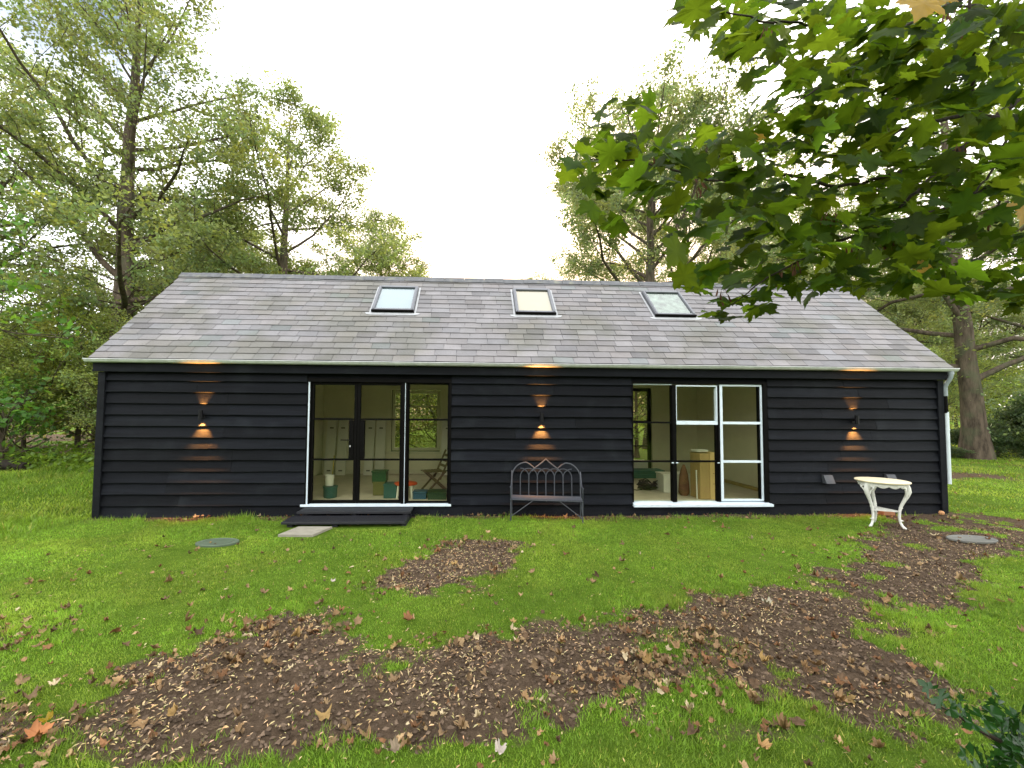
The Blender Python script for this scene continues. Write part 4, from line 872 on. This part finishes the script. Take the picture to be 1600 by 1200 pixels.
for sx in (-.2,.2):
    b=MB(); b.bar((sx,-.27,0),(sx,.17,.46),.022,.035); b.build('leg',M['chairw'],ch)
    b=MB(); b.bar((sx*.88,.3,0),(sx*.88,-.2,.45),.022,.035); b.build('leg',M['chairw'],ch)
    b=MB(); b.bar((sx,.05,.3),(sx,.3,.86),.022,.035); b.build('back_post',M['chairw'],ch)
b=MB()
for k in range(6): b.bbox(-.21,.21,-.24+k*.07,-.185+k*.07,.445,.462,.003)
b.build('seat',M['chairw'],ch)
b=MB()
for z in (.56,.66,.76): 
    y=.05+.25*(z-.3)/.56; b.bar((-.2,y,z),(.2,y,z),.02,.05)
b.build('backrest',M['chairw'],ch)
def tub(name,label,cat,x,y,r0,r1,h,mat,lid=None,z=fz,n=24):
    t=thing(name,label,cat,(x,y,z)); b=MB(); b.lathe([(r0*.95,0),(r0,.01),(r1,h),(r1*1.05,h),(r1*1.05,h+.012),(r1*.93,h+.012),(r0*.9,.02),(0,.02)],(0,0,0),n); b.build('bucket_body',M[mat],t,smooth=True)
    if lid: b=MB(); b.lathe([(0,h+.014),(r1*1.07,h+.014),(r1*1.07,h+.03),(0,h+.034)],(0,0,0),n); b.build('lid',M[lid],t,smooth=True)
    else:
        b=MB(); b.tube([(r1*math.cos(a),-.01-.04*math.sin(a),h-.02+r1*.2*math.sin(a)) for a in np.linspace(0,math.pi,9)],.004,6); b.build('handle',M['zinc'],t,smooth=True)
    return t
def crate(name,label,cat,x0,x1,y0,y1,h,mat,lidm=None,z=fz):
    t=thing(name,label,cat,((x0+x1)/2,(y0+y1)/2,z)); w=(x1-x0)/2; d=(y1-y0)/2; th=.012; b=MB()
    b.bbox(-w,w,-d,-d+th,0,h,.003); b.bbox(-w,w,d-th,d,0,h,.003); b.bbox(-w,-w+th,-d+th,d-th,0,h,.003); b.bbox(w-th,w,-d+th,d-th,0,h,.003); b.box(-w+th,w-th,-d+th,d-th,.003,.02)
    b.build('crate_body',M[mat],t)
    b=MB(); b.bbox(-w-.014,w+.014,-d-.014,d+.014,h+.001,h+.028,.005); b.build('lid' if lidm else 'rim',M[lidm or mat],t); return t
tub('paint_tin','teal paint tin on the floor inside the left edge of the door','paint tin',3.72,.62,.12,.13,.19,'teal','teal')
tub('bucket','small white bucket standing on the teal paint tin','bucket',3.70,.62,.075,.085,.19,'whitep',z=fz+.226)
crate('storage_box','olive box on the floor below the green box','box',4.49,4.71,.78,1.0,.24,'olive')
crate('storage_box','dark green box stacked on the olive box','box',4.47,4.74,.77,1.0,.18,'green','green',z=fz+.27)
crate('storage_box','teal crate between the olive box and the red topped stool','box',4.76,5.0,.5,.8,.24,'teal','teal')
crate('storage_box','small blue box beside the red topped stool','box',5.33,5.57,.42,.68,.11,'blue','blue')
crate('storage_box','low bottle green crate under the folding chair','box',5.61,5.95,.38,.72,.11,'dgreen','dgreen')
so=thing('stool','low stool with red round top and white legs inside the door','stool',(5.16,.6,fz))
b=MB(); b.lathe([(0,.24),(.2,.24),(.225,.25),(.225,.275),(.2,.295),(.1,.315),(0,.32)],(0,0,0),28,sy=.8); b.build('seat',M['red'],so,smooth=True)
for a in (.6,2.5,3.9,5.5): b=MB(); b.tube([(.17*math.cos(a),.14*math.sin(a),.245),(.2*math.cos(a),.16*math.sin(a),0)],.02,10); b.build('leg',M['whitep'],so,smooth=True)
br=thing('broom','yellow handled broom propped inside the left door leaf','broom',(3.6,1.0,fz)); b=MB(); b.tube([(0,0,.02),(.02,.1,.75)],.012,8); b.build('handle',M['yel'],br,smooth=True); b=MB(); b.bbox(-.12,.12,-.02,.03,0,.06,.006); b.build('broom_head',M['rubber'],br)
# behind the window
t=thing('insulation_board','stack of teal boards on the floor below the back window','boards',(11.0,3.1,fz)); 
for k in range(4): b=MB(); b.bbox(-.42-k*.01,.42-k*.012,-.22,.22,k*.05,k*.05+.047,.003); b.build('sheet',M['tealp'],t)
crate('storage_box','cream cardboard box by the back window behind the teal boards','box',10.78,11.15,3.35,3.62,.36,'panelw','panelw')
crate('storage_box','white lidded box in the middle of the window bay','box',10.44,11.0,1.0,1.35,.36,'whitep','panelw')
t=thing('cable_coil','tangled heap of black cable on the floor left of the white box','cable',(10.26,1.35,fz)); b=MB(); r_=random.Random(8)
pts=[]
for k in range(120):
    a=k*.52; q=.17+.05*math.sin(k*1.7); pts.append((q*math.cos(a)*1.05+r_.uniform(-.02,.02),q*math.sin(a)*.75,.015+.0014*k*(1-.35*math.sin(a*3))))
b.tube(pts,.011,6); b.tube([(-.16,-.05,.012),(-.3,-.12,.012),(-.38,-.02,.012)],.01,6); b.build('cable',M['rubber'],t,smooth=True)
t=thing('plywood_cabinet','tall plywood cabinet close behind the middle window pane','cabinet',(11.0,.5,fz)); b=MB(); b.bbox(-.17,.02,-.18,.18,0,.88,.005); b.build('side_panel',M['ply'],t)
b=MB(); b.bbox(.022,.15,-.19,.18,0,.9,.005); b.build('front_panel',M['ply2'],t)
b=MB()
for z in (.3,.5,.75): b.lathe([(0,-.006),(.012,-.004),(.012,.004),(0,.006)],(.09,-.195,z),8)
b.build('knot',M['sack'],t)
t=thing('paint_tray','white paint tray resting on top of the plywood cabinet','tray',(10.93,.48,fz+.905)); b=MB(); b.bbox(-.13,.1,-.1,.1,0,.03,.008); b.bbox(-.14,.11,-.11,.11,.031,.04,.003); b.build('tray_body',M['whitep'],t)
t=thing('sack','slumped brown sack between the white box and the cabinet','sack',(10.72,.72,fz)); b=MB(); b.lathe([(.07,0),(.11,.06),(.1,.25),(.085,.42),(.05,.55),(.02,.62)],(0,0,0),14,sy=.8); b.build('sack_body',M['sack'],t,smooth=True)
t=thing('pipe_offcut','thin pale pipe standing beside the plywood cabinet','pipe',(10.81,.4,fz)); b=MB(); b.tube([(0,0,0),(.0,.02,.55)],.014,10); b.build('pipe_body',M['whitep'],t,smooth=True)
t=thing('timber_length','long brown timber on the floor along the right inner wall','timber',(12.6,1.9,fz)); b=MB(); b.bbox(-.05,.05,-1.1,1.1,0,.06,.006); b.build('beam',M['ply'],t)

# ------------------------------------------------------------------ far fence, log
fn=thing('wire_fence','thin post and wire fence at the edge of the far field, right of the barn','fence',(26,11.2,0))
fx=[-1.5,1.,3.4,5.8,8.2,10.6,13]
for x in fx: b=MB(); b.tube([(x,.1*math.sin(x),-.1),(x+.02,.1*math.sin(x),1.25)],.045,8); b.build('post',M['post'],fn,smooth=True)
for z in (.3,.55,.8,1.0,1.18): b=MB(); b.tube([(x,.1*math.sin(x)-.05,z+.01*math.sin(x*9+z)) for x in fx],.006,5); b.build('wire',M['wire'],fn)
b=MB(); zl=float(height(-5.9,3.6)); b.tube([(-7.2,3.75,zl+.12),(-6.4,3.6,zl+.14),(-5.6,3.62,zl+.13),(-4.9,3.5,zl+.1)],[.16,.17,.15,.11],12); tag(b.build('log',M['log'],smooth=True),'dark fallen log lying under the leafy bush at the left edge','log')

# ------------------------------------------------------------------ maple overhead (branches reach in from a trunk right of the camera)
mp=thing('maple_tree','large leaved maple whose boughs hang into the upper right of the photo','tree',(11.6,-5.6,0))
mo=np.array([11.6,-5.6,0.])
def at(px,py,d):      # sight-line helper used once to set out real bough positions at real distances
    return CP+d*(FW+RT*(px-764.63)/628.25-UP*(py-620.95)/628.25)-mo
b=MB(); b.tube([(0,0,-.1),(.02,.0,.6),(.05,.05,1.8),(0,.1,3.2),(.05,.05,5.2),(.1,.1,7)],[.27,.2,.17,.15,.11,.05],14)
boughs=[]
fork=np.array([0,.1,2.9]); 
def bough(lst,r0,r1,start=None):
    P=[at(*q) for q in lst]
    if start is not None: P=[start]+P
    # smooth through the points
    P=np.array(P); t=np.arange(len(P)); tt=np.linspace(0,len(P)-1,len(P)*4); Q=np.stack([np.interp(tt,t,P[:,k]) for k in range(3)],-1)
    for _ in range(3): Q[1:-1]=(Q[:-2]+2*Q[1:-1]+Q[2:])/4
    Q[1:-1]+=np.random.default_rng(len(boughs)).normal(0,.004,Q[1:-1].shape); boughs.append(Q); b.tube(Q,list(np.linspace(r0,r1,len(Q))),8)
def z4(l): return [(860+x/2.162,y/2.162,d) for x,y,d in l]
bough(z4([(1800,180,2.3),(1600,320,2.1),(1510,395,2.0),(1480,420,2.),(1380,520,1.95),(1270,620,1.9),(1180,700,1.85)]),.026,.006,np.array([0,.1,2.9]))
bough(z4([(1800,370,2.3),(1600,400,2.1),(1530,410,2.0),(1450,385,1.98),(1270,410,1.95),(1150,450,1.9),(1030,500,1.8),(900,540,1.75)]),.018,.003,np.array([0,.1,2.7]))
bough(z4([(1480,405,2.0),(1440,370,1.98),(1425,300,1.95),(1435,170,1.95),(1420,30,1.9),(1410,-100,1.9)]),.010,.005)
bough(z4([(1545,415,2.0),(1540,470,2.),(1500,570,1.95),(1450,640,1.9),(1380,690,1.85)]),.007,.003)
bough(z4([(1800,480,2.3),(1600,555,2.1),(1500,620,2.0),(1400,680,1.95),(1210,740,1.9),(1000,800,1.8),(940,840,1.75),(800,900,1.7),(700,960,1.65),(610,1030,1.65)]),.013,.002,np.array([0,.1,2.4]))
bough(z4([(1600,570,2.1),(1550,620,2.05),(1510,690,2.0),(1480,780,1.95)]),.009,.004)
bough(z4([(1500,-60,2.1),(1380,0,2.05),(1250,60,2.0),(1130,130,1.9),(1060,200,1.85),(950,270,1.8),(830,345,1.75),(700,410,1.7)]),.010,.002)
bough(z4([(1450,470,2.0),(1250,560,1.95),(1050,620,1.9),(940,630,1.85),(800,580,1.8),(660,610,1.75),(570,615,1.7),(440,580,1.65),(310,540,1.6),(250,545,1.6),(120,540,1.6)]),.009,.002)
bough(z4([(1060,60,1.95),(1000,80,1.9),(860,90,1.85),(720,70,1.8),(560,30,1.75),(470,20,1.75)]),.007,.002)
bough(z4([(310,540,1.6),(280,440,1.58),(240,360,1.55)]),.003,.0015)
bough(z4([(1600,20,2.2),(1500,25,2.1),(1380,20,2.0)]),.012,.005)
b.build('trunk',M['barkd'],mp,smooth=True)
CL=[(950,205,48),(1000,190,38),(930,265,42),(985,270,48),(1025,235,40),(955,330,34),(1035,310,48),(900,250,30),(1075,350,36),(1060,240,30),(1050,385,20),(1105,300,50),(1090,230,34),(1130,250,44),
 (1090,20,40),(1125,50,40),(1170,20,50),(1180,85,45),(1220,40,60),(1215,120,48),(1190,190,40),(1240,190,55),(1290,60,70),(1300,150,65),(1360,60,70),(1370,150,70),(1430,90,70),(1440,190,70),(1500,60,80),(1520,160,70),(1570,60,80),(1580,170,70),
 (1160,260,45),(1190,310,55),(1150,350,50),(1240,270,60),(1250,340,65),(1210,390,55),(1150,410,42),(1310,240,60),(1320,330,65),(1290,400,60),(1380,250,60),(1390,330,60),(1370,400,55),(1450,290,60),(1470,380,60),(1440,440,40),(1530,270,60),(1540,360,55),(1590,280,50),(1590,400,50),(1520,440,36),(1575,450,36),
 (1120,450,38),(1160,460,32),(1090,435,22),(1195,460,30),(1230,440,35),(1120,490,18),(1300,440,24),(1390,440,26),(1345,440,22),(1260,455,18),(1490,440,26)]
r_=np.random.default_rng(71); Cs=[]; Ts=[]; Ns=[]; Sz=[]; Cr=[]
for px,py,r in CL:
    n=int((6.4 if px<1300 else 8.6)*(r/30)**2)+2
    for k in range(n):
        a=r_.uniform(0,2*np.pi); q=r*math.sqrt(r_.random()); d=r_.uniform(1.5,2.35)-(.25 if px<1100 else 0)
        sz=r_.uniform(.055,.118); p=at(px+q*math.cos(a),py+q*math.sin(a)*.9,d)
        tip=np.array([r_.normal(-.25,.6),r_.normal(-.35,.6),r_.normal(-.55,.35)]); nm=np.array([r_.normal(0,.45),r_.normal(-.35,.5),1.])
        tip=unit(tip); Cs.append(p-tip*sz*.4); Ts.append(tip); Ns.append(nm); Sz.append(sz); t=r_.uniform(.6,1.3); Cr.append((t*r_.uniform(.85,1.15),t,t))
for k in range(420):   # boughs also carry leaves outside the picture
    q=boughs[r_.choice([0,1,4])]; i=r_.integers(0,len(q)//2); p=q[i]+r_.normal(0,.3,3)
    w=p+mo
    if in_view(w[None],.03)[0] or np.linalg.norm(w-CP)<1.2: continue
    tip=unit(np.array([r_.normal(),r_.normal(),-.5])); Cs.append(p); Ts.append(tip); Ns.append(np.array([r_.normal(0,.4),r_.normal(0,.4),1.])); Sz.append(r_.uniform(.08,.14)); Cr.append((1,1,1))
th=r_.normal(0,1,(900,3)); th=unit(th)*r_.random((900,1))**.4*np.array([2.4,2.2,2.2])+np.array([.1,.1,5.4])     # the rest of the crown, over the trunk
for p in th:
    if in_view((p+mo)[None],.05)[0]: continue
    Cs.append(p); Ts.append(unit(np.array([r_.normal(),r_.normal(),-.5]))); Ns.append(np.array([r_.normal(0,.4),r_.normal(0,.4),1.])); Sz.append(r_.uniform(.1,.18)); t=r_.uniform(.6,1.3); Cr.append((t,t,t))
V,F,cl=palmate(np.array(Cs),np.array(Ts),np.array(Ns),np.array(Sz),r_.uniform(-.2,.8,len(Cs)),np.array(Cr),r_,.018)
npmesh('crown',V,F,M['lf_maple'],mp,col=cl)
Cs=[];Ts=[];Sz=[]
for px,py,d,s1 in ((1440,12,1.55,.14),(1462,0,1.6,.12),(1600,335,1.6,.11),(1437,420,1.75,.105),(1308,108,1.8,.07),(1185,215,1.85,.05),(1417,358,1.8,.05)):
    p=at(px,py,d); tp=unit(np.array([r_.normal(-.3,.4),-.2,-.8])); Cs.append(p-tp*s1*.5); Ts.append(tp); Sz.append(s1)
V,F,cl=palmate(np.array(Cs),np.array(Ts),np.array([[.1,-.8,.6]]*len(Cs))+r_.normal(0,.2,(len(Cs),3)),np.array(Sz),np.full(len(Cs),.4),np.ones((len(Cs),3)),r_,.02)
yl=npmesh('yellow_leaves',V,F,M['lf_yellow'],mp,col=cl); yl['label']='few leaves turned bright yellow'
for px,py,d in ((1385,230,1.7),(1020,255,1.55),(1090,285,1.6),(1200,40,1.8),(1235,100,1.8),(1480,15,1.8),(1500,40,1.8),(1410,145,1.8),(1310,185,1.8),(1365,300,1.75),(1290,330,1.7),(1300,345,1.7),(1215,425,1.7),(1240,415,1.65),(1385,375,1.75),(1330,395,1.75),(1470,345,1.8),(1540,340,1.8),(1130,455,1.65),(1445,200,1.75),(1500,230,1.8)):
    c0=at(px,py,d); Vk=[];Fk=[];Ck=[];off=0
    for k in range(9):
        a=r_.uniform(0,6.28); p=c0+r_.normal(0,.014,3); dr=unit(np.array([.35*math.cos(a),.35*math.sin(a),-1.])); sd=unit(np.cross(dr,r_.normal(0,1,3))); L=r_.uniform(.03,.045); w=.006
        Vk.append(np.array([p,p+dr*L*.3+sd*w*.6,p+dr*L*.9+sd*w,p+dr*L,p+dr*L*.5-sd*w*.4])); Fk.append(np.arange(5)+off); off+=5; Ck+= [[r_.uniform(.6,1.6)]*3]*5
    npmesh('seed_bunch',np.vstack(Vk),np.array(Fk),M['keys'],mp,col=np.array(Ck))['label']='hanging bunch of brown winged seeds'

# ------------------------------------------------------------------ holly sprig, bottom right
hl=thing('holly_bush','dark glossy holly sprig poking in at the bottom right corner','holly',(7.9,-6.35,0)); ho=np.array([7.9,-6.35,0.])
def ah(zx,zy,d): return CP+d*(FW+RT*((1300+zx/5.333)-764.63)/628.25-UP*((980+zy/5.333)-620.95)/628.25)-ho
b=MB()
root=np.array([.15,-.05,-.05]); hub=ah(2050,1500,1.05)
b.tube([root,(root+hub)/2+np.array([.03,.02,.1]),hub,ah(1650,1060,1.0),ah(1400,950,.97),ah(1210,850,.98),ah(1000,700,1.0),ah(800,630,1.03)],[.014,.011,.009,.006,.005,.004,.003,.002],8)
b.tube([hub,ah(1700,1350,1.),ah(1350,1180,.98),ah(1150,1120,.97)],[.006,.005,.003,.002],6)
b.build('stem',M['barkd'],hl,smooth=True)
spn=8; half=[(0,0)]
for k in range(spn): 
    t=(k+.5)/spn; w=.30*math.sin(math.pi*min(1,t*.98+.02))**.7; half += [(w*.72,t-.03),(w*1.12,t+.025)]
half.append((0,1.06)); ho_=np.array(half+[(-x,y) for x,y in half[-2:0:-1]])
Vs=[];Fs=[];Cc=[];off=0; rh=np.random.default_rng(5)
leafs=[(900,600,.07,(-.5,.3,.5)),(1000,660,.055,(.5,0,.2)),(1090,690,.075,(.1,0,-1)),(1260,760,.07,(-.6,.1,-.5)),(1390,650,.06,(.1,.2,1)),(1330,700,.05,(-.3,0,.8)),(1580,690,.06,(.3,0,.7)),(1560,780,.075,(-.4,0,-.3)),(1420,880,.065,(-.4,0,.3)),(1530,930,.085,(-.1,0,-.9)),(1180,1080,.075,(-.8,0,.2)),(1290,1120,.06,(.1,0,.9)),(1370,1120,.07,(.2,.1,-.7)),(1550,1130,.075,(.1,0,-.7)),(1480,830,.06,(-.5,0,.6)),(1600,1020,.08,(.6,0,-.3)),(1450,1050,.06,(-.6,0,-.5))]
leafs+=[(rh.uniform(1450,2400),rh.uniform(800,1700),rh.uniform(.055,.08),tuple(rh.normal(0,.6,3))) for _ in range(60)]
for zx,zy,s1,dr in leafs:
    c0=ah(zx,zy,rh.uniform(.93,1.06)); dr=unit(np.array(dr)+rh.normal(0,.15,3)); nm=unit(np.array([rh.normal(0,.45),rh.normal(-.75,.4),.7])); nm=unit(nm-dr*(nm@dr)); sd=np.cross(dr,nm); k=len(ho_)
    p2=np.vstack([ho_,[[0,.25],[0,.5],[0,.78]]]); wv=.05*np.sin(np.arange(len(p2))*2.1)*(abs(p2[:,0])>.05)
    q=c0+ (p2[:,:1]*sd+ (p2[:,1:]-.5)*dr)*s1*1.2 + (( wv+.35*p2[:,0]**2*2+ .0)[:,None]-.25*((p2[:,1:]-.5)**2))*nm*s1
    Vs.append(q); 
    mid=[k,k+1,k+2]
    for i in range(k):
        t=(ho_[i,1]+ho_[(i+1)%k,1])/2; mI=mid[0 if t<.37 else 1 if t<.64 else 2]; Fs.append((off+i,off+(i+1)%k,off+mI))
    for i in range(2): pass
    Cc+= [[rh.uniform(.7,1.3)]*3]*len(p2); off+=len(p2)
hm=npmesh('foliage',np.vstack(Vs),np.array(Fs),M['lf_holly'],hl,col=np.array(Cc))

# ------------------------------------------------------------------ sky, sun
w=bpy.data.worlds.new('World'); S.world=w; w.use_nodes=True; nt=w.node_tree; N=nt.nodes; L=nt.links; N.clear()
out=N.new('ShaderNodeOutputWorld'); bg=N.new('ShaderNodeBackground'); L.new(bg.outputs[0],out.inputs[0]); bg.inputs[1].default_value=.1
SUN_EL,SUN_AZ=R(13),R(14)          # azimuth from +y towards +x
sky=N.new('ShaderNodeTexSky'); sky.sky_type='NISHITA'; sky.sun_disc=False; sky.sun_elevation=SUN_EL; sky.sun_rotation=SUN_AZ; sky.dust_density=2
tc=N.new('ShaderNodeTexCoord'); nz=N.new('ShaderNodeTexNoise'); nz.inputs['Scale'].default_value=2.2; nz.inputs['Detail'].default_value=7; nz.inputs['Roughness'].default_value=.55
L.new(tc.outputs['Generated'],nz.inputs['Vector'])
def gap(d,w0,w1):
    dp_=N.new('ShaderNodeVectorMath'); dp_.operation='DOT_PRODUCT'; dp_.inputs[1].default_value=d; L.new(tc.outputs['Generated'],dp_.inputs[0])
    mr=N.new('ShaderNodeMapRange'); mr.inputs[1].default_value=w0; mr.inputs[2].default_value=w1; L.new(dp_.outputs['Value'],mr.inputs[0]); return mr.outputs[0]
def dirpx(x,y): return tuple(unit(FW+RT*(x-764.63)/628.25-UP*(y-620.95)/628.25))
ga=N.new('ShaderNodeMath'); ga.operation='MAXIMUM'; L.new(gap(dirpx(120,10),.988,.999),ga.inputs[0]); L.new(gap(dirpx(365,75),.9968,.9996),ga.inputs[1])
gm=N.new('ShaderNodeMapRange'); gm.inputs[1].default_value=.36; gm.inputs[2].default_value=.6; L.new(nz.outputs[0],gm.inputs[0])
gmul=N.new('ShaderNodeMath'); gmul.operation='MULTIPLY'; L.new(ga.outputs[0],gmul.inputs[0]); L.new(gm.outputs[0],gmul.inputs[1])
gs=N.new('ShaderNodeMath'); gs.operation='MULTIPLY_ADD'; gs.inputs[1].default_value=-.9; gs.inputs[2].default_value=.97; L.new(gmul.outputs[0],gs.inputs[0])
cl=N.new('ShaderNodeMix'); cl.data_type='RGBA'; cl.inputs['A'].default_value=(9.6,9.9,10.3,1); cl.inputs['B'].default_value=(13,12.8,12.4,1)   # cloud: greyer thick parts, bright thin parts
n2=N.new('ShaderNodeTexNoise'); n2.inputs['Scale'].default_value=1.3; n2.inputs['Detail'].default_value=6; L.new(tc.outputs['Generated'],n2.inputs['Vector'])
m2=N.new('ShaderNodeMapRange'); m2.inputs[1].default_value=.35; m2.inputs[2].default_value=.65; L.new(n2.outputs[0],m2.inputs[0]); L.new(m2.outputs[0],cl.inputs['Factor'])
# warm low sun glow in the cloud
sd=(math.sin(SUN_AZ)*math.cos(SUN_EL),math.cos(SUN_AZ)*math.cos(SUN_EL),math.sin(SUN_EL))
gl_=N.new('ShaderNodeMix'); gl_.data_type='RGBA'; gl_.inputs['B'].default_value=(19,14.6,10.5,1); L.new(cl.outputs['Result'],gl_.inputs['A'])
gw=N.new('ShaderNodeMath'); gw.operation='POWER'; gw.inputs[1].default_value=1.6; L.new(gap(sd,.72,1.0),gw.inputs[0]); L.new(gw.outputs[0],gl_.inputs['Factor'])
mx=N.new('ShaderNodeMix'); mx.data_type='RGBA'; L.new(gs.outputs[0],mx.inputs['Factor']); vm_=N.new('ShaderNodeVectorMath'); vm_.operation='MULTIPLY'; vm_.inputs[1].default_value=(.5,.6,.72); L.new(sky.outputs[0],vm_.inputs[0]); L.new(vm_.outputs[0],mx.inputs['A']); L.new(gl_.outputs['Result'],mx.inputs['B'])
sx=N.new('ShaderNodeSeparateXYZ'); L.new(tc.outputs['Generated'],sx.inputs[0]); hz=N.new('ShaderNodeMapRange'); hz.inputs[1].default_value=.5; hz.inputs[2].default_value=.2; L.new(sx.outputs['Z'],hz.inputs[0])
hm_=N.new('ShaderNodeMath'); hm_.operation='MULTIPLY'; L.new(hz.outputs[0],hm_.inputs[0]); L.new(gap(sd,.55,.95),hm_.inputs[1])
wm=N.new('ShaderNodeMix'); wm.data_type='RGBA'; wm.inputs['B'].default_value=(6.4,4.3,3.15,1); L.new(hm_.outputs[0],wm.inputs['Factor']); L.new(mx.outputs['Result'],wm.inputs['A'])
L.new(wm.outputs['Result'],bg.inputs[0])
sl_=bpy.data.lights.new('sun','SUN'); sl_.energy=1.5; sl_.angle=R(14); sl_.color=(1,.86,.68); so_=link(bpy.data.objects.new('sun',sl_)); so_.rotation_euler=Vector(sd).to_track_quat('Z','Y').to_euler()
S.view_settings.view_transform='Standard'; S.view_settings.look='None'; S.view_settings.gamma=1; S.view_settings.exposure=1.6
S.cycles.max_bounces=8; S.cycles.transparent_max_bounces=16
